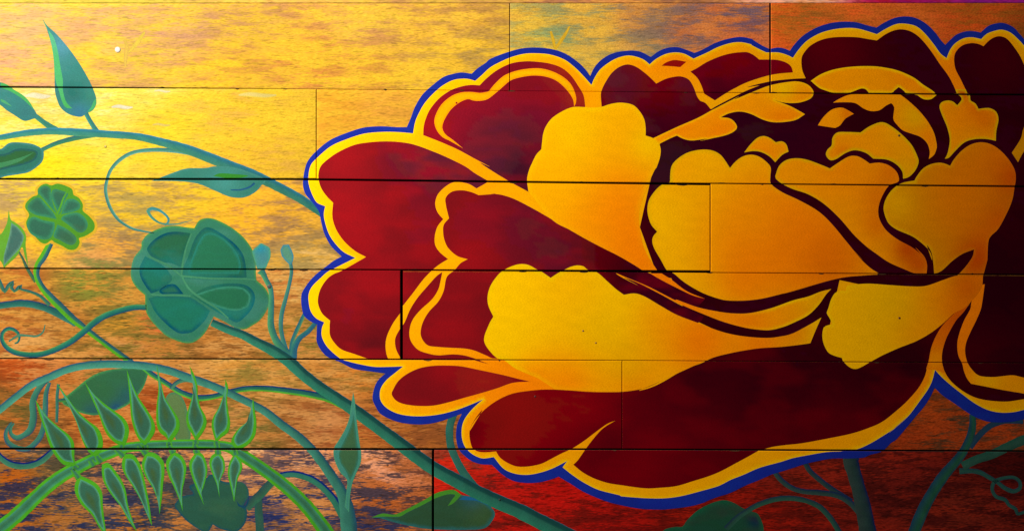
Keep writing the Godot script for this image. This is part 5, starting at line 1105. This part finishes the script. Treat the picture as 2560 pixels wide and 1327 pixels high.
	shape(thing, "red_petal", [[1077,439, 1060,432, 1039,428, 1017,431, 1003,444, 1003,461, 1010,491], [1010,491, 998,506, 997,525, 1001,544, 1010,560, 1029,576, 1052,583], [1052,583, 1036,592, 1022,608, 1005,623, 998,654, 986,678, 965,701, 951,725, 946,749, 951,765, 963,777, 982,780, 1010,782, 1046,784, 1069,789, 1093,799, 1116,806, 1170,792, 1350,774], [1350,774, 1476,693], [1476,693, 1451,674], [1451,674, 1404,663], [1404,663, 1428,660, 1451,667, 1487,688, 1523,708, 1570,726, 1584,712], [1584,712, 1535,688, 1487,662, 1440,638, 1404,624, 1436,642, 1398,623, 1386,615], [1386,615, 1412,625, 1460,645, 1519,675, 1523,674, 1570,691], [1570,691, 1587,672], [1587,672, 1558,664, 1518,645, 1487,629, 1463,615], [1463,615, 1446,608], [1446,608, 1424,594, 1389,574, 1353,556, 1317,537, 1282,517, 1241,493, 1199,469, 1158,448, 1127,438, 1104,436, 1116,436, 1077,439]], false, 17, WINE2, {mottle = CRIMSON, mottled = 0.35, spots = [[1062, 504, 63, WINE, 0.5], [1053, 576, 54, CRIMSON, 0.6], [1017, 747, 63, CRIMSON, 0.5], [1197, 504, 90, PLUM, 0.55], [1332, 585, 108, MAROON, 0.9], [1476, 648, 99, DARK, 0.9], [1431, 612, 72, DARK, 0.8], [1566, 706, 108, DARK, 1], [1593, 747, 81, DARK, 1], [1512, 680, 54, DARK, 0.9], [1260, 576, 63, PLUM, 0.6]]})
	shape(thing, "red_petal", [[952,304, 953,285, 958,266, 968,245, 988,221, 1014,203, 1040,194, 1061,191, 1079,192], [1079,192, 1095,176, 1118,158, 1149,143, 1180,138, 1209,139, 1237,143, 1263,152, 1284,169, 1301,193, 1313,214, 1317,239], [1317,239, 1308,271], [1308,271, 1244,342], [1244,342, 1192,434], [1192,434, 1188,431, 1151,411, 1111,387, 1080,366, 1102,375, 1066,356, 1031,337, 995,321, 952,304]], false, 16, WINE, {mottle = CRIMSON, mottled = 0.3, spots = [[958, 274, 40, CRIMSON, 0.9], [994, 315, 36, CRIMSON, 0.6], [1053, 270, 54, CRIMSON, 0.45], [1170, 189, 54, WINE2, 0.5], [1269, 153, 45, RUST, 0.7], [1305, 216, 36, RUST, 0.9], [1143, 324, 99, PLUM, 0.85], [1161, 396, 81, DARK2, 0.95], [1107, 360, 54, PLUM, 0.8]]})
	shape(thing, "red_petal", [[1354,241, 1352,215, 1354,203, 1362,186, 1376,165, 1393,151, 1412,145, 1431,150, 1450,163, 1466,177, 1477,188], [1477,188, 1497,178, 1516,173, 1533,172, 1550,179, 1561,196, 1569,217, 1576,227], [1576,227, 1588,232, 1599,245], [1599,245, 1616,246], [1616,246, 1569,267, 1521,288, 1470,312], [1470,312, 1426,300], [1426,300, 1402,253], [1402,253, 1354,241]], false, 17, MAROONRED, {mottle = PLUM, mottled = 0.5, spots = [[1476, 225, 63, RED2, 0.6], [1404, 189, 45, PLUM, 0.6], [1476, 297, 99, DARK, 0.95], [1566, 261, 54, DARK, 0.6]]})
	shape(thing, "red_petal", [[1554,161, 1569,153, 1592,139, 1623,126, 1652,119, 1680,117, 1687,119, 1698,125, 1709,134], [1709,134, 1729,134, 1751,135, 1770,141, 1781,150, 1785,163], [1785,163, 1751,166, 1722,172, 1682,185, 1653,199, 1632,211, 1609,226], [1609,226, 1585,211], [1585,211, 1578,191, 1569,175, 1554,161]], false, 16, MAROONRED, {mottle = RED2, mottled = 0.3, spots = [[1647, 207, 72, DARK, 0.6], [1602, 207, 36, DARK, 0.5], [1764, 153, 45, RED2, 0.3]]})
	shape(thing, "red_petal", [[1489,148, 1500,140, 1519,135, 1545,139], [1545,139, 1531,151], [1531,151, 1509,149, 1489,148]], false, 16, RED2, {grid = 4.0})
	shape(thing, "red_petal", [[1815,179, 1806,158, 1804,134, 1809,120, 1824,103, 1848,90, 1876,84, 1907,83, 1931,84, 1955,88, 1974,91], [1974,91, 1992,78, 2011,69, 2030,66, 2051,71, 2072,86, 2094,112, 2115,143, 2134,169, 2146,191, 2154,210], [2154,210, 2007,216], [2007,216, 1890,216], [1890,216, 1815,207], [1815,207, 1815,179]], false, 17, DARK, {spots = [[1890, 126, 81, MAROON, 0.6], [1854, 99, 54, MAROON, 0.5]]})
	shape(thing, "red_petal", [[2178,210, 2163,179, 2151,155, 2148,131, 2153,115, 2167,102, 2186,97, 2203,99, 2214,104], [2214,104, 2227,91, 2241,83, 2255,82, 2269,89, 2286,110, 2298,129, 2312,160], [2312,160, 2412,234], [2412,234, 2178,210]], false, 17, DARK, {spots = [[2250, 135, 63, MAROON, 0.25]]})
	shape(thing, "flower_heart", [[1426,303, 1470,311], [1470,311, 1521,288, 1569,266, 1599,247, 1610,240, 1644,222, 1678,205, 1710,192], [1710,192, 1682,196, 1729,184, 1777,178, 1815,176], [1815,176, 1836,210], [1836,210, 2102,212], [2102,212, 2430,214], [2430,214, 2430,864], [2430,864, 2324,896], [2324,896, 2304,898, 2269,903, 2238,902, 2210,898, 2186,890, 2160,874, 2139,855, 2127,836, 2121,815, 2121,794, 2127,770, 2136,749, 2153,720, 2170,701, 2185,680], [2185,680, 2142,684], [2142,684, 1890,630], [1890,630, 1876,692], [1876,692, 1866,742], [1866,742, 1842,720], [1842,720, 1845,726], [1845,726, 1793,750], [1793,750, 1755,762], [1755,762, 1689,763], [1689,763, 1653,756], [1653,756, 1618,746], [1618,746, 1546,712], [1546,712, 1511,626], [1511,626, 1463,615], [1463,615, 1475,608], [1475,608, 1440,511], [1440,511, 1463,409], [1463,409, 1486,321], [1486,321, 1426,303]], false, 16, DARK, {mottle = BLACK, mottled = 0.5, spots = [[1692, 270, 108, DARK2, 0.5], [1512, 378, 72, DARK2, 0.8], [1440, 522, 54, MAROON, 0.4], [2250, 630, 108, BLACK, 0.8], [2205, 810, 72, MAROON, 0.25]]})
	shape(thing, "red_petal", [[1192,858, 1154,861, 1119,873, 1083,884, 1047,894, 1012,904, 976,912, 941,913, 910,909, 891,901, 881,887, 884,877, 895,858, 914,842, 941,829, 971,823, 1005,822, 1038,824, 1083,833, 1130,843, 1166,852, 1192,858]], false, 16, WINE2, {mottle = CRIMSON, mottled = 0.4, spots = [[999, 828, 36, CRIMSON, 0.6], [1089, 855, 63, RUST, 0.6]]})
	shape(thing, "red_petal", [[1824,772, 1836,743], [1836,743, 1849,714], [1849,714, 1864,723], [1864,723, 1883,754], [1883,754, 1930,813], [1930,813, 1968,775], [1968,775, 2044,758], [2044,758, 2148,705], [2148,705, 2122,732, 2106,758, 2096,784, 2091,810, 2088,822, 2082,846, 2068,872, 2044,900, 2020,922, 1987,948, 1954,963, 1913,976, 1854,988, 1804,997, 1767,1001, 1739,1005, 1717,1011, 1707,1014, 1682,1028, 1654,1043, 1626,1058, 1598,1070, 1560,1082, 1523,1093, 1485,1097, 1450,1098, 1397,1091, 1367,1086, 1337,1076, 1311,1062, 1290,1045], [1290,1045, 1301,1034, 1325,1000, 1348,972, 1363,959, 1385,946], [1385,946, 1367,953, 1344,969, 1315,991, 1287,1009, 1265,1019, 1242,1031, 1218,1043, 1189,1049, 1163,1049, 1142,1041, 1125,1029, 1116,1015], [1116,1015, 1097,1017, 1078,1016, 1064,1009, 1058,993, 1056,974, 1060,958, 1073,936, 1085,923, 1057,969, 1062,955, 1076,936, 1095,917, 1123,898, 1154,885, 1190,879, 1225,876, 1260,877, 1237,876, 1272,877, 1320,881, 1367,882, 1403,881, 1438,876, 1462,869, 1485,858, 1438,878, 1464,872, 1492,859, 1528,838, 1559,824, 1578,817, 1606,804, 1641,795, 1677,788, 1713,783, 1760,780, 1803,775, 1824,772]], false, 17, MAROON, {mottle = RED2, mottled = 0.18, spots = [[1170, 936, 117, RED2, 0.85], [1125, 1017, 90, RED2, 0.6], [1098, 954, 54, WINE2, 0.4], [1305, 900, 81, RED2, 0.55], [1575, 810, 117, DARK, 0.95], [1800, 810, 153, DARK, 1], [1980, 837, 153, BLACK, 0.8], [2052, 810, 90, BLACK, 0.8], [1710, 882, 108, DARK, 0.7], [1440, 1053, 72, RED2, 0.35], [1377, 999, 45, DARK, 0.35], [1890, 972, 81, MAROON, 0.6], [1062, 972, 27, MAROON, 0.6]]})
	shape(thing, "petal_band", [[1042,334, 1014,318, 995,308, 982,292, 977,273, 982,254, 995,233, 1016,216, 1038,208, 1061,207, 1080,209, 1099,206], [1099,206, 1114,188, 1133,171, 1156,161, 1185,155, 1216,154, 1244,161, 1270,175, 1287,193, 1296,216, 1296,231, 1292,240], [1292,240, 1289,223, 1275,202, 1254,183, 1230,173, 1201,170, 1171,174, 1149,181, 1133,194, 1118,207, 1097,223, 1078,227, 1064,226, 1052,223, 1033,231, 1014,247, 1000,269, 995,287, 1002,302, 1019,315, 1042,334]], false, 18, AMBER, {rim = AMBER2, rim_width = 5.4, spots = [[1287, 207, 45, OCHRE, 0.7], [1197, 162, 45, LEMON, 0.3]], grid = 4.0})
	shape(thing, "petal_band", [[2196,644, 2187,680, 2184,696, 2170,722, 2158,756, 2155,779, 2158,801, 2166,817, 2170,834, 2177,851, 2186,863], [2186,863, 2222,870, 2257,877, 2281,881, 2304,885, 2352,896, 2419,903], [2419,903, 2419,874], [2419,874, 2352,859, 2304,849, 2281,844, 2257,846, 2234,848, 2205,845, 2189,832, 2178,815, 2173,794, 2174,775, 2182,753, 2198,720, 2208,696, 2212,675, 2217,639], [2217,639, 2196,644]], false, 18, ORANGE, {spots = [[2223, 855, 45, YELLOW, 0.8], [2304, 873, 54, YELLOW, 0.5], [2160, 756, 36, ORANGE, 0.6]]})
	shape(thing, "yellow_petal", [[1189,431, 1186,407, 1188,391, 1194,372, 1192,378, 1206,349, 1218,336], [1218,336, 1220,318, 1222,302, 1228,285, 1242,266, 1266,250, 1289,241, 1315,241, 1334,243, 1317,241, 1336,242, 1355,240, 1374,234, 1398,231, 1424,236, 1440,251, 1450,269, 1453,288, 1453,305], [1453,305, 1470,311, 1483,322], [1483,322, 1487,336, 1485,355, 1477,378, 1474,381, 1462,407, 1457,422, 1448,443, 1440,469, 1438,493, 1441,521, 1447,550, 1457,574, 1469,593, 1479,608], [1479,608, 1446,608], [1446,608, 1424,594, 1389,574, 1353,556, 1317,537, 1282,517, 1241,493, 1189,431]], false, 19, YELLOW, {rim = YELLOW2, rim_width = 12.6, rim_at = [1296, 270, 189], spots = [[1404, 540, 135, ORANGE, 1], [1440, 594, 63, ORANGE, 0.9], [1332, 531, 72, AMBER2, 0.6], [1404, 432, 72, ORANGE, 0.5], [1404, 297, 72, AMBER2, 0.25], [1458, 324, 36, YELLOW2, 0.7], [1287, 288, 54, LEMON, 0.4], [1197, 432, 63, AMBER2, 0.3]]})
	shape(thing, "yellow_petal", [[1463,615, 1489,615], [1489,615, 1511,629, 1546,655, 1587,672], [1587,672, 1558,664, 1518,645, 1487,629, 1463,615]], false, 19, ORANGE, {grid = 4.0})
	shape(thing, "yellow_petal", [[1386,614, 1412,625, 1460,645, 1519,675, 1523,674, 1570,691, 1618,701, 1653,705, 1689,704, 1736,693, 1784,676, 1819,667, 1847,656, 1871,650], [1871,650, 1859,663, 1842,687, 1819,709, 1788,725, 1764,735, 1736,742, 1713,742, 1677,737, 1629,724, 1582,706, 1535,686, 1487,662, 1440,638, 1404,624, 1398,623, 1386,614]], false, 19, AMBER2, {rim = YELLOW2, rim_width = 8.1, rim_at = [1782, 693, 81], spots = [[1530, 684, 81, ORANGE, 0.9], [1683, 720, 63, ORANGE, 0.8], [1764, 711, 54, AMBER2, 0.5], [1440, 630, 54, ORANGE, 0.7], [1836, 675, 45, OCHRE, 0.5]], grid = 4.0})
	shape(thing, "yellow_petal", [[1110,712, 1101,728, 1090,756, 1091,773, 1104,792, 1118,805, 1135,811, 1158,828, 1182,839, 1211,851], [1211,851, 1249,876], [1249,876, 1320,880, 1367,881, 1403,880, 1438,876, 1462,868, 1485,858, 1570,819, 1606,804, 1641,795, 1677,788, 1713,783, 1760,780, 1803,775, 1824,772], [1824,772, 1836,743, 1849,714], [1849,714, 1826,728, 1784,750, 1755,757, 1727,760, 1689,758, 1653,753, 1618,744, 1570,726, 1523,708, 1487,688, 1451,667, 1428,660, 1404,663], [1404,663, 1386,650, 1367,633, 1344,613, 1323,607, 1313,599, 1298,597, 1282,601, 1266,609, 1256,614, 1239,625], [1239,625, 1220,612, 1208,606, 1189,596, 1170,594, 1151,599, 1133,608, 1120,619, 1104,642, 1097,666, 1099,688, 1110,712]], false, 19, YELLOW2, {rim = LEMON, rim_width = 11.7, rim_at = [1170, 648, 189], spots = [[1278, 864, 90, ORANGE, 0.8], [1422, 864, 72, ORANGE, 0.8], [1197, 855, 45, ORANGE, 0.7], [1575, 765, 117, ORANGE, 1], [1710, 774, 81, ORANGE, 0.95], [1791, 747, 45, ORANGE2, 0.6], [1485, 720, 63, AMBER2, 0.5], [1287, 648, 99, AMBER2, 0.3], [1413, 828, 54, OCHRE, 0.5], [1332, 756, 63, OCHRE, 0.3]]})
	shape(thing, "yellow_petal", [[1643,378, 1656,363, 1672,352, 1691,348, 1710,353, 1727,366, 1735,378, 1734,397, 1736,414, 1760,432, 1796,449, 1831,468, 1854,485, 1878,510, 1901,538, 1925,567, 1942,585, 1918,559, 1940,585, 1961,604, 1982,617], [1982,617, 1940,620, 1906,623, 1871,630, 1835,640, 1788,654, 1764,660, 1819,643, 1784,654, 1748,664, 1713,672, 1677,676, 1641,676, 1618,672, 1584,660, 1556,645, 1535,631, 1516,615, 1501,608, 1487,584, 1473,560, 1468,544, 1470,532, 1479,521], [1479,521, 1466,506, 1459,487, 1457,468, 1462,447, 1478,425, 1494,413, 1507,410, 1508,399, 1511,375, 1523,359, 1546,344, 1575,337, 1601,338, 1620,347, 1632,361, 1643,378]], false, 19, YELLOW, {rim = OCHRE, rim_width = 9.0, rim_at = [1521, 405, 198], spots = [[1755, 531, 171, ORANGE, 1], [1845, 558, 135, ORANGE, 1], [1872, 594, 81, ORANGE2, 0.8], [1692, 585, 90, ORANGE, 0.6], [1692, 486, 72, AMBER2, 0.5], [1530, 378, 54, AMBER2, 0.35], [1476, 504, 54, YELLOW2, 0.2], [1674, 639, 54, ORANGE, 0.6]]})
	shape(thing, "yellow_petal", [[1868,379, 1890,364, 1911,352, 1928,351, 1942,357, 1958,368], [1958,368, 1980,366, 2001,372, 2018,386, 2024,403, 2020,410, 2001,418, 1987,439, 1979,460, 1977,479, 1982,498, 1996,519, 2020,538, 2051,555, 2072,571, 2084,585, 2061,557, 2080,576, 2087,595, 2086,616], [2086,616, 2061,615, 2037,606, 2001,590, 1973,571, 1954,557, 1935,540, 1961,564, 1925,531, 1890,491, 1854,458, 1819,437, 1784,425, 1760,413, 1746,401, 1747,390, 1754,373, 1770,360, 1793,356, 1819,360, 1854,373, 1868,379]], false, 19, AMBER2, {rim = OCHRE, rim_width = 7.2, rim_at = [1800, 378, 99], spots = [[1980, 450, 54, ORANGE2, 0.8], [2007, 387, 36, ORANGE2, 0.7], [1971, 504, 36, ORANGE2, 0.9], [2043, 558, 40, DEEP, 0.9], [2070, 594, 36, DEEP, 0.8], [1890, 378, 72, ORANGE, 0.5], [1791, 387, 54, AMBER2, 0.4], [1908, 504, 72, AMBER2, 0.4]]})
	shape(thing, "yellow_petal", [[1904,655, 1906,644, 1916,641, 1954,638, 2001,641, 2049,644, 2084,643, 2120,631, 2139,624], [2139,624, 2158,620, 2213,620], [2213,620, 2211,644, 2203,659, 2191,673], [2191,673, 2172,692, 2148,704], [2148,704, 2120,730, 2092,751, 2061,768, 2025,782, 1989,798, 1961,813, 1940,825, 1925,830, 1911,825, 1897,811, 1895,805], [1895,805, 1878,800, 1864,792, 1854,773, 1851,754, 1854,737, 1859,733, 1874,729], [1874,729, 1866,713, 1861,704, 1865,692, 1871,673, 1880,659, 1892,654, 1904,655]], false, 20, YELLOW, {rim = YELLOW2, rim_width = 9.0, rim_at = [1881, 711, 117], spots = [[2178, 648, 63, DEEP, 0.9], [2160, 702, 54, ORANGE2, 0.9], [2097, 666, 63, ORANGE, 0.6], [2070, 747, 63, ORANGE, 0.5], [2205, 621, 45, ORANGE2, 0.8], [2025, 684, 72, OCHRE, 0.4]]})
	shape(thing, "flower_stem", [[2163,687, 2148,705], [2148,705, 2122,732, 2106,758, 2096,784, 2091,810, 2085,830], [2085,830, 2105,832], [2105,832, 2127,839], [2127,839, 2121,815, 2121,794, 2127,770, 2136,749, 2153,720, 2170,701, 2191,670], [2191,670, 2163,687]], false, 19, ORANGE2, {spots = [[2106, 810, 27, AMBER2, 0.8], [2160, 711, 45, DEEP, 0.6]], grid = 4.0})
	shape(thing, "yellow_petal", [[2059,406, 2063,398, 2077,380, 2094,370, 2113,366, 2127,368, 2139,373], [2139,373, 2148,358, 2165,339, 2186,325, 2210,320, 2234,326, 2255,341, 2274,363, 2285,384, 2287,403, 2284,422, 2279,450, 2267,479, 2248,514, 2231,531, 2225,545, 2223,585], [2223,585, 2213,622], [2213,622, 2153,622], [2153,622, 2172,602, 2189,578, 2193,561], [2193,561, 2167,571, 2144,587, 2120,609, 2103,616], [2103,616, 2101,592, 2097,568, 2087,552, 2098,585, 2096,571, 2084,555, 2056,533, 2020,517, 2001,503, 1992,484, 1989,467, 1994,448, 2008,427, 2030,412, 2059,406]], false, 19, OCHRE2, {rim = OCHRE, rim_width = 7.2, rim_at = [2043, 450, 135], spots = [[2277, 396, 54, DEEP, 1], [2259, 504, 63, DEEP, 0.9], [2232, 558, 54, ORANGE2, 0.9], [2160, 468, 108, ORANGE2, 0.6], [2178, 378, 81, ORANGE2, 0.5], [2016, 459, 45, YELLOW, 0.5], [2196, 585, 54, DEEP, 0.9], [2250, 342, 54, ORANGE2, 0.7]]})
	shape(thing, "yellow_petal", [[1937,298, 1956,285, 1977,276, 1992,276, 2011,287, 2034,306, 2053,327, 2065,351, 2068,365, 2060,384, 2046,398, 2033,402], [2033,402, 2031,386, 2018,370, 1996,359, 1966,357], [1966,357, 1949,344, 1925,338, 1904,344, 1882,358, 1868,360, 1859,348, 1863,336, 1872,327, 1874,310, 1885,298, 1909,297, 1937,298]], false, 19, AMBER2, {rim = OCHRE, rim_width = 8.1, spots = [[2016, 297, 36, YELLOW, 0.4], [2034, 387, 45, OCHRE, 0.5], [1899, 346, 22, ORANGE2, 0.7], [1980, 333, 45, AMBER2, 0.6]], grid = 4.0})
	shape(thing, "yellow_petal", [[1875,231, 1890,222, 1913,213, 1949,212, 2027,213], [2027,213, 2044,226, 2068,248, 2089,274, 2103,300, 2109,326, 2109,332, 2103,348, 2091,358], [2091,358, 2093,341, 2087,322, 2072,308, 2053,301, 2032,293, 2018,279, 2011,267, 2013,241, 2006,232], [2006,232, 1994,238, 1980,248, 1961,250, 1944,244, 1925,232, 1901,230, 1875,231]], false, 19, AMBER2, {rim = AMBER2, rim_width = 4.5, spots = [[2088, 306, 36, ORANGE, 0.7], [2061, 261, 36, OCHRE, 0.6]], grid = 4.0})
	shape(thing, "yellow_petal", [[1841,282, 1853,264, 1872,247, 1893,242, 1907,247, 1922,256], [1922,256, 1903,267, 1891,282, 1880,288], [1880,288, 1860,285, 1841,282]], false, 19, AMBER2, {spots = [[1908, 256, 18, ORANGE2, 0.7]], grid = 4.0})
	shape(thing, "yellow_petal", [[1825,182, 1848,167, 1879,156, 1919,150, 1964,149, 1997,153, 2025,160, 2056,174, 2079,191, 2098,203, 2109,213], [2109,213, 2096,223, 2079,223, 2065,214], [2065,214, 2039,209], [2039,209, 2031,201, 2023,196], [2023,196, 2013,204, 2006,209, 1973,209, 1956,209], [1956,209, 1949,201, 1939,199, 1925,204, 1909,209, 1878,209, 1854,202, 1843,197, 1825,182]], false, 19, AMBER2, {rim = YELLOW2, rim_width = 7.2, spots = [[2052, 171, 45, ORANGE, 0.5]], grid = 4.0})
	shape(thing, "yellow_petal", [[2151,201, 2154,210, 2161,216, 2165,224, 2155,237], [2155,237, 2146,229, 2134,226, 2120,230, 2115,241, 2122,262, 2132,286, 2138,312, 2136,333, 2132,348, 2127,357], [2127,357, 2136,355, 2151,339, 2172,320, 2196,313, 2222,313, 2242,317], [2242,317, 2243,295, 2248,269, 2243,252, 2231,244, 2220,243, 2203,245], [2203,245, 2196,233, 2185,226, 2184,216, 2178,210, 2174,201], [2174,201, 2151,201]], false, 19, AMBER2, {rim = OCHRE, rim_width = 6.3, spots = [[2169, 198, 27, DEEP, 0.9], [2196, 243, 27, ORANGE2, 0.8], [2218, 270, 32, ORANGE2, 0.8], [2160, 270, 36, ORANGE, 0.5]], grid = 4.0})
	shape(thing, "yellow_petal", [[1470,311, 1521,287, 1569,266, 1604,247, 1663,217, 1653,224, 1694,207, 1734,192, 1777,184, 1800,184, 1819,191, 1830,203, 1831,212, 1824,222, 1803,230, 1781,232, 1760,230, 1742,225], [1742,225, 1777,238, 1800,250, 1812,257], [1812,257, 1793,269, 1770,274, 1741,275, 1717,269, 1689,256, 1665,251, 1641,255, 1622,264], [1622,264, 1641,266, 1653,274, 1659,286, 1653,295, 1634,304, 1599,312, 1575,317, 1592,312, 1559,316, 1540,313, 1523,305], [1523,305, 1507,312, 1483,324], [1483,324, 1470,311]], false, 20, AMBER2, {rim = YELLOW, rim_width = 5.4, spots = [[1620, 297, 45, ORANGE, 0.8], [1764, 261, 45, ORANGE, 0.8], [1584, 243, 54, AMBER2, 0.5], [1791, 216, 22, ORANGE, 0.7], [1764, 194, 36, YELLOW2, 0.8], [1530, 279, 36, ORANGE, 0.6]], grid = 4.0})
	shape(thing, "yellow_petal", [[1675,343, 1689,325, 1705,310, 1720,306, 1734,311, 1746,320], [1746,320, 1760,318, 1770,325, 1775,341], [1775,341, 1760,349, 1745,365], [1745,365, 1732,352, 1713,342, 1694,340, 1675,343]], false, 19, AMBER2, {rim = OCHRE, rim_width = 5.4, spots = [[1719, 351, 27, ORANGE, 0.6]], grid = 4.0})
	shape(thing, "yellow_petal", [[2319,260, 2304,290, 2298,312, 2279,342, 2278,344], [2278,344, 2292,365], [2292,365, 2298,353, 2312,329], [2312,329, 2341,282], [2341,282, 2319,260]], false, 19, OCHRE2, {grid = 5.0})
